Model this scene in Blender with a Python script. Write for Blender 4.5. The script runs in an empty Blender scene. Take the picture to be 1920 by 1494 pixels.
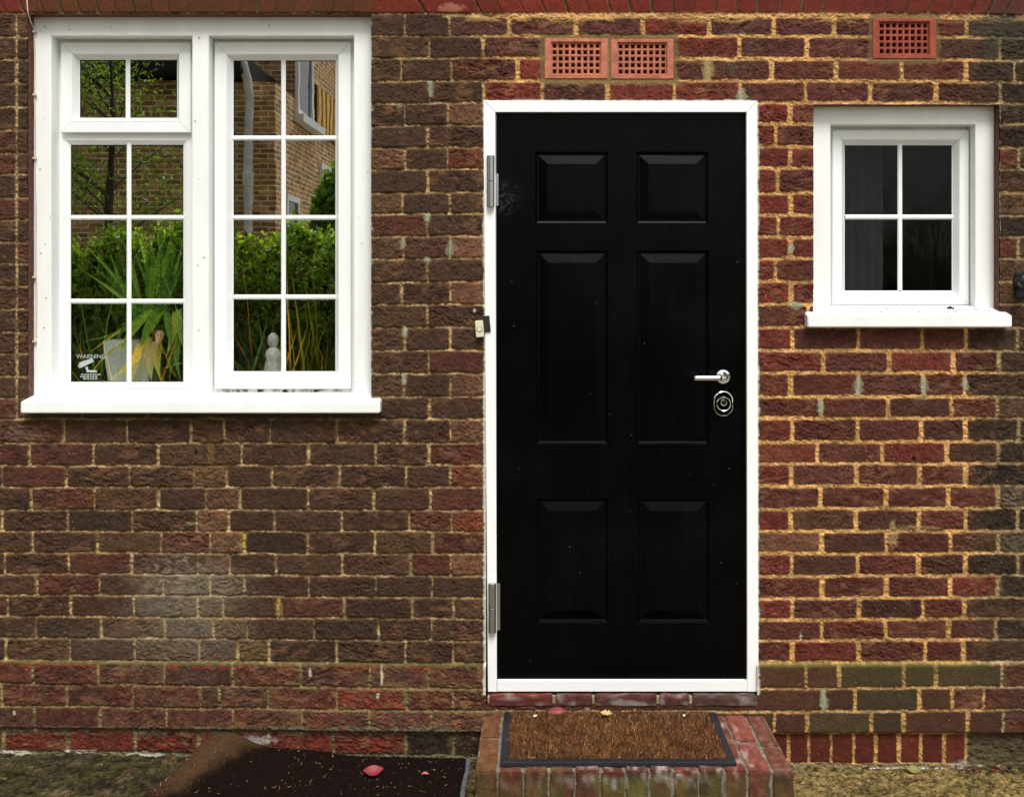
import bpy, bmesh, math, random
import numpy as np
from mathutils import Vector, Matrix, noise as mnoise
random.seed(7); RNG = np.random.default_rng(7)
scene = bpy.context.scene
COL = scene.collection
PI = math.pi

# ------------------------------------------------------------------ measures
S = 550.0                 # photo pixels per metre on the wall plane
D = 3.3                   # camera to wall plane
CX, CZ = (1010-960)/S, (1425-540)/S
def WX(px, y=0.0): return CX + (px-1010)/S*(D+y)/D      # measured point at depth y
def WZ(py, y=0.0): return CZ + (540-py)/S*(D+y)/D

# ------------------------------------------------------------------ camera
cam = bpy.data.cameras.new('camera'); cam_o = bpy.data.objects.new('camera', cam); COL.objects.link(cam_o)
cam_o.location = (CX, -D, CZ); cam_o.rotation_euler = (PI/2, 0, 0)
cam.sensor_width = 36; cam.lens = 36*D*S/1920
cam.shift_x = -(1010-960)/1920; cam.shift_y = -(747-540)/1920
cam.clip_start = 0.05; cam.clip_end = 500
scene.camera = cam_o

# ------------------------------------------------------------------ light
SUN_EL, SUN_AZ = math.radians(60), math.radians(166)    # veiled high sun in front of the house
w = bpy.data.worlds.new('World'); scene.world = w; w.use_nodes = True
nt = w.node_tree; bg = nt.nodes['Background']
sky = nt.nodes.new('ShaderNodeTexSky'); sky.sky_type = 'NISHITA'; sky.sun_disc = False
sky.sun_elevation = SUN_EL; sky.sun_rotation = SUN_AZ; sky.dust_density = 3.0; sky.ozone_density = 0.6; sky.air_density = 0.8
hsv = nt.nodes.new('ShaderNodeHueSaturation'); hsv.inputs['Saturation'].default_value = 0.3
warm = nt.nodes.new('ShaderNodeMix'); warm.data_type = 'RGBA'; warm.blend_type = 'MULTIPLY'; warm.inputs[0].default_value = 1.0
warm.inputs[7].default_value = (1.0, 0.985, 0.94, 1)
nt.links.new(sky.outputs[0], hsv.inputs['Color']); nt.links.new(hsv.outputs[0], warm.inputs[6]); nt.links.new(warm.outputs[2], bg.inputs[0])
bg.inputs[1].default_value = 0.075
sl = bpy.data.lights.new('sun', 'SUN'); sl.energy = 1.5; sl.angle = math.radians(26); sl.color = (1.0, 0.975, 0.945)
so = bpy.data.objects.new('sun', sl); COL.objects.link(so)
sdir = Vector((math.sin(SUN_AZ)*math.cos(SUN_EL), math.cos(SUN_AZ)*math.cos(SUN_EL), math.sin(SUN_EL)))
so.rotation_euler = (-sdir).to_track_quat('-Z', 'Y').to_euler(); so.location = (0, 0, 12)
scene.view_settings.view_transform = 'Standard'; scene.view_settings.look = 'None'
scene.view_settings.exposure = 1.32; scene.view_settings.gamma = 1
scene.cycles.max_bounces = 8; scene.cycles.transparent_max_bounces = 12

# ------------------------------------------------------------------ colours, noise
def lin(c):
    c = np.asarray(c, dtype=float)/255.0
    return np.where(c <= 0.04045, c/12.92, ((c+0.055)/1.055)**2.4)
_R = RNG.random((512, 512))
def vn(x, y, seed=0):
    x = np.asarray(x)+seed*13.37; y = np.asarray(y)+seed*7.91
    xi = np.floor(x).astype(np.int64); yi = np.floor(y).astype(np.int64)
    fx = x-xi; fy = y-yi; fx = fx*fx*(3-2*fx); fy = fy*fy*(3-2*fy)
    a = _R[xi & 511, yi & 511]; b = _R[(xi+1) & 511, yi & 511]; c = _R[xi & 511, (yi+1) & 511]; d = _R[(xi+1) & 511, (yi+1) & 511]
    return (a*(1-fx)+b*fx)*(1-fy)+(c*(1-fx)+d*fx)*fy
def fbm(x, y, o=4, seed=0):
    s = 0; a = 0.5; t = 0
    for i in range(o):
        s = s+a*vn(x*2**i, y*2**i, seed+i); t += a; a *= 0.55
    return s/t
def sst(a, b, x):
    t = np.clip((x-a)/(b-a), 0, 1); return t*t*(3-2*t)

# ------------------------------------------------------------------ object helpers
def link(o, parent=None):
    COL.objects.link(o)
    if parent is not None: o.parent = parent
    return o
def tag(o, label=None, cat=None, group=None, kind=None):
    if label: o['label'] = label
    if cat: o['category'] = cat
    if group: o['group'] = group
    if kind: o['kind'] = kind
    return o
def empty(name, loc=(0, 0, 0), rot=(0, 0, 0)):
    o = bpy.data.objects.new(name, None); o.location = loc; o.rotation_euler = rot; o.empty_display_size = 0.05
    return link(o)
def mesh_obj(name, verts, faces, mat, parent=None, smooth=False, cols=None, loc=None):
    me = bpy.data.meshes.new(name)
    verts = np.asarray(verts, dtype=np.float32)
    if parent is not None and loc is None:
        pass
    if isinstance(faces, np.ndarray):
        n, k = faces.shape
        me.vertices.add(len(verts)); me.vertices.foreach_set('co', verts.ravel())
        me.loops.add(n*k); me.loops.foreach_set('vertex_index', faces.ravel().astype(np.int32))
        me.polygons.add(n); me.polygons.foreach_set('loop_start', np.arange(0, n*k, k, dtype=np.int32))
        me.update(calc_edges=True)
    else:
        me.from_pydata(verts.tolist(), [], faces); me.update()
    if smooth: me.polygons.foreach_set('use_smooth', np.ones(len(me.polygons), dtype=bool))
    if cols is not None:
        a = me.color_attributes.new('Col', 'FLOAT_COLOR', 'POINT')
        c = np.ones((len(verts), 4), dtype=np.float32); c[:, :3] = cols
        a.data.foreach_set('color', c.ravel())
    if mat is not None: me.materials.append(mat)
    o = bpy.data.objects.new(name, me)
    link(o, parent)
    if parent is not None: o.matrix_parent_inverse = Matrix.Translation(parent.location).inverted() if parent.type == 'EMPTY' and parent.rotation_euler.to_matrix() == Matrix.Identity(3) else Matrix.Identity(4)
    return o
class MB:
    """collects pieces into one mesh"""
    def __init__(s): s.v = []; s.f = []; s.c = []
    def add(s, v, f, col=None):
        b = len(s.v); s.v += [tuple(p) for p in v]; s.f += [tuple(i+b for i in q) for q in f]
        s.c += [col if col is not None else (1, 1, 1)]*len(v)
    def box(s, x0, x1, y0, y1, z0, z1, col=None, b=0.0):
        if b <= 0:
            v = [(x, y, z) for z in (z0, z1) for y in (y0, y1) for x in (x0, x1)]
            f = [(0, 2, 3, 1), (4, 5, 7, 6), (0, 1, 5, 4), (2, 6, 7, 3), (0, 4, 6, 2), (1, 3, 7, 5)]
            s.add(v, f, col); return
        bm = bmesh.new(); bmesh.ops.create_cube(bm, size=1.0)
        bmesh.ops.transform(bm, matrix=Matrix.Translation(((x0+x1)/2, (y0+y1)/2, (z0+z1)/2)) @ Matrix.Diagonal((x1-x0, y1-y0, z1-z0, 1)), verts=bm.verts)
        bmesh.ops.bevel(bm, geom=bm.edges[:], offset=b, segments=2, affect='EDGES')
        s.addbm(bm, col)
    def addbm(s, bm, col=None):
        bm.verts.index_update(); s.add([v.co[:] for v in bm.verts], [[v.index for v in f.verts] for f in bm.faces], col); bm.free()
    def stadium(s, cx, cz, a, prof, seg=32, col=None):
        """prof: list of (radius, y) in order from the wall to the centre; a: half straight length (vertical)"""
        v = []; f = []
        for r, y in prof:
            for i in range(seg):
                t = 2*PI*(i+0.5)/seg
                v.append((cx+r*math.cos(t), y, cz+r*math.sin(t)+(a if math.sin(t) > 0 else -a)))
        for j in range(len(prof)-1):
            for i in range(seg):
                k = (i+1) % seg; f.append((j*seg+i, j*seg+k, (j+1)*seg+k, (j+1)*seg+i))
        f.append(tuple((len(prof)-1)*seg+i for i in range(seg)))
        s.add(v, f, col)
    def tube(s, pts, r, seg=10, col=None, cap=True):
        pts = [Vector(p) for p in pts]; v = []; f = []; up = Vector((0, 1, 0.02)).normalized()
        rs = r if isinstance(r, (list, tuple)) else [r]*len(pts)
        for i, p in enumerate(pts):
            d = (pts[min(i+1, len(pts)-1)]-pts[max(i-1, 0)]).normalized()
            a = d.cross(up)
            if a.length < 1e-3: a = d.cross(Vector((1, 0, 0)))
            a.normalize(); b = d.cross(a)
            for k in range(seg):
                t = 2*PI*k/seg; v.append(p+(a*math.cos(t)+b*math.sin(t))*rs[i])
        for i in range(len(pts)-1):
            for k in range(seg):
                k2 = (k+1) % seg; f.append((i*seg+k, i*seg+k2, (i+1)*seg+k2, (i+1)*seg+k))
        if cap:
            f.append(tuple(range(seg))); f.append(tuple((len(pts)-1)*seg+k for k in range(seg)))
        s.add(v, f, col)
    def ring(s, x0, x1, z0, z1, prof, gap=0.0004, col=None):
        """mitred rectangular frame; prof: (inset from the outer rectangle, y)"""
        n = len(prof)
        C = [((x0+i, z0+i), (x1-i, z0+i), (x1-i, z1-i), (x0+i, z1-i)) for i, y in prof]
        for side in range(4):
            v = []
            for j, (i, y) in enumerate(prof):
                a = Vector(C[j][side]); b = Vector(C[j][(side+1) % 4]); d = (b-a).normalized()*gap
                v += [(a.x+d.x, y, a.y+d.y), (b.x-d.x, y, b.y-d.y)]
            f = [(2*j, 2*j+1, 2*j+3, 2*j+2) for j in range(n-1)]
            s.add(v, f, col)
    def build(s, name, mat, parent=None, smooth=False, cols=False):
        o = mesh_obj(name, s.v, s.f, mat, parent, cols=np.array(s.c) if cols else None)
        bm = bmesh.new(); bm.from_mesh(o.data); bmesh.ops.recalc_face_normals(bm, faces=bm.faces); bm.to_mesh(o.data); bm.free()
        if smooth:
            for p in o.data.polygons: p.use_smooth = True
            try: o.data.set_sharp_from_angle(angle=math.radians(35))
            except Exception: pass
        return o

# ------------------------------------------------------------------ materials
def mat(name, base=(0.5, 0.5, 0.5), rough=0.6, metal=0.0, spec=0.5, attr=False, noise=None, bump=None, extra=None, coat=0.0):
    """noise: (scale, amount, (sx,sy,sz)) brightens/darkens the base; bump: list of (scale, distance, (sx,sy,sz))"""
    m = bpy.data.materials.new(name); m.use_nodes = True; N = m.node_tree.nodes; L = m.node_tree.links
    p = N['Principled BSDF']; p.inputs['Roughness'].default_value = rough; p.inputs['Metallic'].default_value = metal
    p.inputs['Specular IOR Level'].default_value = spec; p.inputs['Coat Weight'].default_value = coat
    tc = N.new('ShaderNodeTexCoord')
    def coords(sc):
        mp = N.new('ShaderNodeMapping'); mp.inputs['Scale'].default_value = sc; L.new(tc.outputs['Object'], mp.inputs[0]); return mp.outputs[0]
    if attr:
        a = N.new('ShaderNodeAttribute'); a.attribute_name = 'Col'; col = a.outputs['Color']
    else:
        r = N.new('ShaderNodeRGB'); r.outputs[0].default_value = (*base, 1); col = r.outputs[0]
    if noise:
        for sc, amt, st in (noise if isinstance(noise, list) else [noise]):
            nz = N.new('ShaderNodeTexNoise'); nz.inputs['Scale'].default_value = sc; nz.inputs['Detail'].default_value = 5; L.new(coords(st), nz.inputs['Vector'])
            mr = N.new('ShaderNodeMapRange'); mr.inputs[1].default_value = 0.3; mr.inputs[2].default_value = 0.7; mr.inputs[3].default_value = 1-amt; mr.inputs[4].default_value = 1+amt
            L.new(nz.outputs[0], mr.inputs[0])
            mx = N.new('ShaderNodeVectorMath'); mx.operation = 'SCALE'; L.new(col, mx.inputs[0]); L.new(mr.outputs[0], mx.inputs['Scale']); col = mx.outputs[0]
    L.new(col, p.inputs['Base Color'])
    nrm = None
    for sc, dist, st in (bump or []):
        nz = N.new('ShaderNodeTexNoise'); nz.inputs['Scale'].default_value = sc; nz.inputs['Detail'].default_value = 4; L.new(coords(st), nz.inputs['Vector'])
        b = N.new('ShaderNodeBump'); b.inputs['Distance'].default_value = dist; b.inputs['Strength'].default_value = 1.0; L.new(nz.outputs[0], b.inputs['Height'])
        if nrm: L.new(nrm, b.inputs['Normal'])
        nrm = b.outputs[0]
    if nrm: L.new(nrm, p.inputs['Normal'])
    if extra: extra(N, L, p, coords)
    return m
U1 = (1, 1, 1)
M_WALL = mat('handmade_brick_and_mortar', rough=0.88, spec=0.25, attr=True, noise=[(260, 0.30, U1), (700, 0.38, U1)], bump=[(420, 0.0032, U1), (130, 0.0022, (1, 1, 1.6))])
def mildew(N, L, p, coords):
    pass
M_PAINT = mat('white_gloss_paint_on_wood', (0.785, 0.805, 0.785), 0.35, noise=[(2.2, 0.05, U1), (35, 0.03, (1, 1, .1)), (9, 0.04, (1, 1, .3))], bump=[(28, 0.0004, (1, 1, 0.3))])
M_UPVC = mat('white_upvc', (0.79, 0.815, 0.81), 0.28, noise=[(3, 0.03, U1), (18, .025, (1, 1, .3))])
M_BEAD = mat('white_upvc_bead', (0.78, 0.80, 0.80), 0.25)
M_DFRAME = mat('white_coated_steel', (0.82, 0.83, 0.83), 0.3, noise=[(4, 0.02, U1)], bump=[(9, 0.0006, U1)])
M_DIRT = mat('window_grime', (0.34, 0.32, 0.26), 0.9, noise=[(90, 0.5, U1)])
M_BLACK = mat('black_woodgrain_door', (0.0007, 0.0007, 0.0009), 0.34, spec=0.075, noise=[(7, 0.5, (9, 1, 0.5))], bump=[(16, 0.0011, (10, 1, 0.45)), (55, 0.0004, (12, 1, 0.5))])
M_CHROME = mat('polished_chrome', (0.82, 0.82, 0.82), 0.06, metal=1.0)
M_STEEL = mat('satin_steel', (0.42, 0.42, 0.41), 0.32, metal=1.0, noise=[(60, 0.15, (1, 1, 0.05))])
M_DARK = mat('black_plastic', (0.008, 0.008, 0.009), 0.35)
M_RUBBER = mat('navy_black_rubber', (0.008, 0.009, 0.013), 0.55, bump=[(160, 0.0008, U1)])
M_CREAM = mat('cream_plastic', (0.62, 0.60, 0.42), 0.4)
M_SEAL = mat('grey_door_seal', (0.10, 0.12, 0.11), 0.7)
M_TERRA = mat('terracotta', attr=True, rough=0.85, spec=0.2, noise=[(120, 0.22, U1), (22, 0.22, U1), (400, .2, U1)], bump=[(300, 0.0006, U1)])
M_BLACKHOLE = mat('dark_cavity', (0.006, 0.005, 0.004), 0.95)
M_GROUND = mat('mossy_concrete', attr=True, rough=0.95, spec=0.15, noise=[(300, 0.6, U1), (90, 0.35, U1)], bump=[(230, 0.008, U1), (70, .01, U1)])
M_STEP = mat('step_brick', attr=True, rough=0.85, spec=0.25, noise=[(170, 0.28, U1), (30, 0.2, U1)], bump=[(200, 0.0018, U1)])
M_FIBRE = mat('coir_fibre', attr=True, rough=0.75, spec=0.2)
M_COIRBED = mat('coir_backing', (0.05, 0.022, 0.008), 0.95, noise=[(200, 0.5, U1)], bump=[(220, 0.004, U1)])
M_DMAT = mat('dark_coir_backing', attr=True, rough=0.95, spec=0.1, noise=[(300, 0.4, U1)], bump=[(300, 0.003, U1)])
def leaf_mat(name, rough=0.4, tr=0.45, bump=None):
    m = mat(name, attr=True, rough=rough, bump=bump); N = m.node_tree.nodes; L = m.node_tree.links; p = N['Principled BSDF']
    t = N.new('ShaderNodeBsdfTranslucent'); sc = N.new('ShaderNodeVectorMath'); sc.operation = 'MULTIPLY'; sc.inputs[1].default_value = (2.0, 1.8, .8)
    src = p.inputs['Base Color'].links[0].from_socket; L.new(src, sc.inputs[0]); L.new(sc.outputs[0], t.inputs[0])
    mx = N.new('ShaderNodeMixShader'); mx.inputs[0].default_value = tr; L.new(p.outputs[0], mx.inputs[1]); L.new(t.outputs[0], mx.inputs[2]); L.new(mx.outputs[0], N['Material Output'].inputs[0])
    return m
M_LEAF = leaf_mat('leaf', rough=0.38)
M_DRYLEAF = leaf_mat('fallen_leaf', rough=0.6, tr=.1, bump=[(90, 0.001, (1, 1, 1))])
M_BARK = mat('bark', (0.07, 0.055, 0.04), 0.9, noise=[(20, 0.4, (1, 1, .2))], bump=[(40, 0.02, (1, 1, .2))])
M_WHITE = mat('white_glazing_bar', (0.76, 0.79, 0.79), 0.4)
M_STICK = mat('faded_white_print', (0.36, 0.40, 0.40), 0.5)
M_MARBLE = mat('white_ornament', (0.8, 0.8, 0.72), 0.5, noise=[(60, 0.15, U1)], bump=[(80, 0.004, U1)])
M_BOXW = mat('white_box', (0.78, 0.83, 0.85), 0.35)
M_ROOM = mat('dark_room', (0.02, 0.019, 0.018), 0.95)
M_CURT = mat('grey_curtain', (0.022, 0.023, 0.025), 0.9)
M_CABLE = mat('white_cable', (0.55, 0.5, 0.42), 0.5)

def glass(name, refl, rough, bump):
    m = bpy.data.materials.new(name); m.use_nodes = True; N = m.node_tree.nodes; L = m.node_tree.links
    N.remove(N['Principled BSDF']); out = N['Material Output']
    t = N.new('ShaderNodeBsdfTransparent'); t.inputs[0].default_value = (0.95, 0.97, 0.96, 1)
    g = N.new('ShaderNodeBsdfGlossy'); g.inputs['Roughness'].default_value = rough; g.inputs['Color'].default_value = (0.95, 0.97, 0.95, 1)
    mx = N.new('ShaderNodeMixShader'); mx.inputs[0].default_value = refl
    L.new(t.outputs[0], mx.inputs[1]); L.new(g.outputs[0], mx.inputs[2]); L.new(mx.outputs[0], out.inputs[0])
    tc = N.new('ShaderNodeTexCoord'); prev = None
    for sc, dist, st in bump:
        mp = N.new('ShaderNodeMapping'); mp.inputs['Scale'].default_value = st; L.new(tc.outputs['Object'], mp.inputs[0])
        nz = N.new('ShaderNodeTexNoise'); nz.inputs['Scale'].default_value = sc; nz.inputs['Detail'].default_value = 1.5; L.new(mp.outputs[0], nz.inputs['Vector'])
        b = N.new('ShaderNodeBump'); b.inputs['Distance'].default_value = dist; L.new(nz.outputs[0], b.inputs['Height'])
        if prev: L.new(prev, b.inputs['Normal'])
        prev = b.outputs[0]
    L.new(prev, g.inputs['Normal'])
    return m
M_GLASS = glass('window_glass', 0.5, 0.0, [(2.2, 0.0005, (1, 1, 1)), (16, 0.00004, (1, 1, 0.6))])
M_OBSC = glass('obscured_glass', 0.016, 0.14, [(45, 0.0022, (3.2, 1, 0.3)), (12, 0.004, (2, 1, 0.4))])

# ================================================================== THE BRICK WALL
BX = [30, 860, 1500, 1900]
BL = [27,72,114,158,202,245,288,328,372,414,454,495,537,580,622,663,705,747,785,830,872,912,954,994,1034,1074,1113,1153,1192,1235,1276,1318,1361,1408]
BM_ = [27,69,110,153,194,236,277,318,361,401,443,485,528,571,613,656,699,743,785,829,871,912,955,995,1037,1078,1118,1158,1200,1242,1285,1326,1369,1417]
BR = [27,70,112,153,194,233,276,316,363,404,445,485,528,571,613,657,698,743,783,827,868,910,952,994,1036,1078,1120,1159,1198,1239,1285,1328,1370,1434]
BF = [30,72,114,155,195,234,277,318,362,404,444,485,528,571,613,657,698,742,783,826,867,909,951,993,1035,1076,1117,1156,1196,1238,1282,1324,1370,1434]
ROWS = {
 -1: ([15,48,86,119,153,187,221,254,287,320,353,384,417,450,484,518,552,587,625,660,699,800,903,942,984,1024,1066,1105,1145,1183,1223,1263,1302,1341,1380,1419,1460,1500,1539,1578,1618,1657,1696,1737,1776,1817,1850,1883,1917], 'A'*50),
 0: ([400,760,843,955,1080,1205,1329,1450,1562,1690,1810], "MMMPPPRPPPRK"),
 1: ([400,806,906,1140,1385,1511,1690,1873], "MBMPRPPMK"),
 2: ([400,753,847,971,1140,1326,1445,1566,1689,1809,1900], "KBMrRPPrrrKK"),
 3: ([400,807,907,1017,1139,1264,1387,1509,1630,1753,1873], "MMMRPRRrPMMK"),
 4: ([400,760,841,1100,1480,1700], "rMMTRRr"),
 5: ([400,803,1100,1453,1700], "MMMRPr"),
 6: ([400,760,840,1100,1480,1700,1908], "BTMORRrM"),
 7: ([400,803,1100,1457,1700], "MMMRPM"),
 8: ([400,755,844,1100,1481,1700], "rYMBRRr"),
 9: ([400,802,1100,1458,1700], "MrMRRr"),
 10: ([400,757,845,1100,1481,1700,1907], "rBrTRRrM"),
 11: ([400,802,1100,1453,1700], "MMMRrK"),
 12: ([400,754,845,1100,1482,1700], "MBMTRRr"),
 13: ([400,802,1100,1514,1700], "MBMPPr"),
 14: ([400,760,845,1100,1484,1608,1727,1809,1906], "BBMBRPPrMM"),
 15: ([400,805,1100,1542,1665,1785,1871], "MMrRPRrM"),
 16: ([400,758,845,1100,1481,1607,1729,1807], "MBMTOrPrM"),
 17: ([400,806,1100,1538,1663,1782,1868], "KMMrPMrB"),
 18: ([1,122,240,360,422,508,633,759,845,1100,1484,1606,1725,1808,1908], "BrMMBMMMMTRrPMKK"),
 19: ([58,178,299,455,580,705,805,1100,1531,1652,1773,1870], "rrMBMMMrOPRMK"),
 20: ([7,127,245,365,427,511,638,762,845,1100,1482,1604,1722,1808], "MrMMYMMMMORPPrK"),
 21: ([60,179,299,388,452,579,702,808,1100,1537,1659,1776,1869], "KrBMTMMMrPrrrG"),
 22: ([7,130,250,371,431,516,642,768,847,1100,1481,1603,1721,1808,1906], "MMKMTMBMrORBMrKK"),
 23: ([64,185,304,396,460,578,704,812,1100,1539,1660,1780,1870], "BMBrTKMBrTMrBG"),
 24: ([12,131,249,373,432,519,643,771,846,1100,1483,1606,1720,1808,1906], "MMrMTMBBrTRMrMKK"),
 25: ([71,189,308,396,460,580,706,811,1100,1540,1660,1779,1869], "BrMGGMMMMrrrRK"),
 26: ([17,135,253,373,420,524,647,774,851,1100,1484,1609,1728,1806], "rMMGGMrMMBRPKrM"),
 27: ([71,192,311,402,465,590,711,810,1100,1539,1659,1776,1865], "MMBGYMKMMPrrPK"),
 28: ([14,134,255,376,447,506,632,761,850,1100,1484,1608,1733,1804], "MBMGGYKMKMrRrrM"),
 29: ([68,190,314,440,567,696,806,1100,1508,1570,1690,1749,1873], "LLNNLNNLQQEEEr"),
 30: ([10,132,255,380,415,506,634,764,850,1100,1540,1599,1719,1780,1839], "RLLNNNLRLLQQEQLL"),
 31: ([71,194,317,441,570,695,810,1100,1449,1510,1629,1689,1809,1875], "NLNHHHHHEQEEQQL"),
 32: ([10,130,256,375,505,626,761,850,1100,1477,1515,1557,1599,1640,1683,1724,1768,1810], "rSSSSSSKKsssssssssG"),
}
CODE = {'M': (70,51,38), 'K': (54,42,32), 'B': (86,65,48), 'r': (94,52,42), 'R': (114,52,42), 'O': (118,66,48), 'P': (90,54,47),
        'T': (122,88,68), 'G': (94,84,70), 'Y': (104,84,54), 'L': (90,52,43), 'N': (90,60,50), 'H': (106,68,56), 'Q': (84,54,40),
        'E': (76,61,42), 'S': (110,50,37), 's': (100,41,30), 'A': (118,44,30)}
RES = 1.5
us = np.arange(-170, 2092, RES); vs = np.arange(-140, 1450, RES)
U, V = np.meshgrid(us, vs)
# bed lines with small wander
def bedline(k):
    if k < 0: base = np.interp(us, BX, [BL[0], BM_[0], BR[0], BF[0]])+(-97-27 if k == -1 else -170)
    else: base = np.interp(us, BX, [BL[k], BM_[k], BR[k], BF[k]])
    return base+(fbm(us/55.0, np.full_like(us, k*3.1), 3, 5)-0.5)*(3.6 if k >= 1 else 1.0)
beds = {k: bedline(k) for k in range(-2, 34)}
H = np.zeros_like(U); C = np.zeros(U.shape+(3,)); DB = np.full(U.shape, -20.0)
wob_u = (fbm(U/9.0, V/9.0, 3, 11)-0.5); wob_v = (fbm(U/9.0, V/9.0, 3, 23)-0.5)
rgt = sst(850, 1000, U)                     # right-hand wall, thicker ochre pointing
topr = sst(830, 870, U)
far = sst(1800, 1880, U+ (vn(V/40, V*0, 3)-.5)*40)
low = sst(1238, 1246, V)
mort = {}
mL = lin((172,148,108)); mR = lin((200,156,102)); mF = lin((122,116,92)); mLow = lin((138,126,88)); mTop = lin((92,82,60))
MC = mL+(mR-mL)*rgt[..., None]
MC = MC+(mF-MC)*(far*sst(140, 240, V)*0+far)[..., None]*0.75
MC = MC+(mLow-MC)*(low*(1-0.75*rgt))[..., None]
MC = MC+(mTop-MC)*sst(1, -1, V-26)[..., None]
hm_all = 1.4+1.5*rgt*(1-far*0.5)            # half thickness of the pointing (px)
CRE = np.zeros_like(U); SM = np.zeros_like(U)
bi = np.zeros(U.shape, dtype=np.int64)
for k in range(-2, 34):
    top = beds[k] if k > -3 else None
    bot = beds[k+1] if k+1 in beds else beds[33]+60
    m = (V >= top[None, :]) & (V < bot[None, :])
    if k == 33: m = V >= top[None, :]
    if not m.any(): continue
    u = U[m].copy(); v = V[m]; iu = np.broadcast_to(np.arange(len(us)), U.shape)[m]
    if k == 33:
        DB[m] = -9; H[m] = 0; continue
    joints, codes = ROWS.get(k, ([61*(i % 2)*0+i*122-150+61*(k % 2) for i in range(20)], 'r'*21))
    j = list(joints); codes = list(codes)
    if k not in (-1,):
        st = 122
        while j[0] > -180: j.insert(0, j[0]-st); codes.insert(0, random.choice('MMrB'))
        while j[-1] < 2100: j.append(j[-1]+st); codes.append(random.choice('KMKB'))
    else:
        while j[0] > -180: j.insert(0, j[0]-36); codes.insert(0, 'A')
        while j[-1] < 2100: j.append(j[-1]+38); codes.append('A')
        c0 = np.where(u < 750, 400.0, 1370.0); u = c0+(u-c0)/(1+np.clip(27-v, 0, 200)/900.0)
    j = np.array(j, float); nj = len(j)
    rj = RNG.uniform(-0.7, 1.6, nj)
    idx = np.searchsorted(j, u)
    lo = np.clip(idx-1, 0, nj-1); hi = np.clip(idx, 0, nj-1)
    hw = hm_all[m]
    vmul = 1.25
    if k < 29: vmul = np.where(u < 900, .95, 1.15)
    if k == -1: hw = np.full_like(hw, 0.7); vmul = 1.0
    if k == 32: hw = np.where(U[m] > 1200, 2.0, 2.2)
    if 29 <= k <= 31: hw = hw*0.85
    wu = wob_u[m]*(3.4 if k >= 0 else .8); wv = wob_v[m]*(3.0 if k >= 0 else .8)
    sm = 1.0
    brn = hash(k)*31
    jx = (vn(idx*1.0, np.full(idx.shape, k*2.7), 77)-0.5)
    dl = np.where(idx > 0, u-j[lo]-hw*vmul-rj[lo], 50)+wu; dr = np.where(idx < nj, j[hi]-u-hw*vmul-rj[hi], 50)-wu
    bt_extra = np.where((k == 0) & (U[m] > 830), 5.5, 0.0)
    dt = v-top[iu]-hw*1.0+wv-bt_extra-jx*1.3; db = bot[iu]-v-hw*1.0-wv+jx*1.3
    if k == 32: db = db-np.where(U[m] < 900, 3.0, 6.0)
    rr = 5.0 if 0 <= k < 29 else 2.5
    qx = np.minimum(dl, dr); qy = np.minimum(dt, db)
    ins = np.minimum(qx, qy)
    cx = np.maximum(rr-qx, 0); cy = np.maximum(rr-qy, 0)
    d = np.where((cx > 0) & (cy > 0), rr-np.sqrt(cx*cx+cy*cy), ins)
    DB[m] = d
    cc = np.array([lin(CODE[c]) for c in codes])
    jit = RNG.uniform(0.80, 1.2, (len(codes), 1))*RNG.uniform(0.96, 1.04, (len(codes), 3)); cc = cc*jit
    C[m] = cc[np.clip(idx, 0, len(codes)-1)]
    bi[m] = idx+k*97
    smooth_code = np.array([1.0 if c in 'EQAs' else 0.0 for c in codes]); SM[m] = smooth_code[np.clip(idx, 0, len(codes)-1)]
# per-brick numbers
r1 = _R[(bi*7+3) & 511, (bi*13+5) & 511]; r2 = _R[(bi*11+9) & 511, (bi*5+1) & 511]; r3 = _R[(bi*3+2) & 511, (bi*17+8) & 511]
brick = sst(-0.8, 1.8, DB)
# creases in the handmade faces
ang = (r1-0.5)*0.9-0.25; ca, sa = np.cos(ang), np.sin(ang)
wu_ = U+(fbm(U/16, V/16, 3, 31)-.5)*22; wv_ = V+(fbm(U/16, V/16, 3, 37)-.5)*16
pu = (wu_*ca+wv_*sa)/26.0; pv = (-wu_*sa+wv_*ca)/6.5
n1 = fbm(pu+r2*50, pv+r3*50, 3, 41); cre = 1-np.abs(2*n1-1)*3.2; cre = np.clip(cre, 0, 1)**1.5
cre *= sst(0.36, 0.78, vn(U/38+r3*20, V/26, 51)+0.35*r1)
CREV = cre*(1-SM*0.85)
fine = fbm(U/3.3, V/3.3, 3, 61)-.5; med = fbm(U/14.0+r1*30, V/11.0, 4, 67)-.5; big = fbm(U/90.0, V/60.0, 3, 71)-.5
hb = 0.0120+(r1-.5)*0.003+med*0.0036*(1-SM*.8)*(.3+1.4*r3)+fine*0.0044*(1-SM*.75)*(.5+r1)-CREV*0.0040*sst(.25,.6,r2)-sst(.74,.86,vn(U/5.0,V/4.2,65))*.0022*(1-SM)
hb -= np.clip(3-DB, 0, 3)**2*0.00020*(1-SM*.4)
hb = np.where((V < 27), 0.0120+fine*0.0006, hb)
mn = fbm(U/4.2, V/3.0, 4, 81)-.5; mb = vn(U/26, V/20, 87)
mbase = 0.0068+rgt*(0.0022)-far*0.002
hm_ = mbase+mn*(0.011-0.001*rgt)-0.006*sst(0.62, 0.85, mb)*(1-rgt*.8)
hm_ = np.where(V < 24, 0.006+mn*.001, hm_)
H = hm_*(1-brick)+hb*brick
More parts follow.
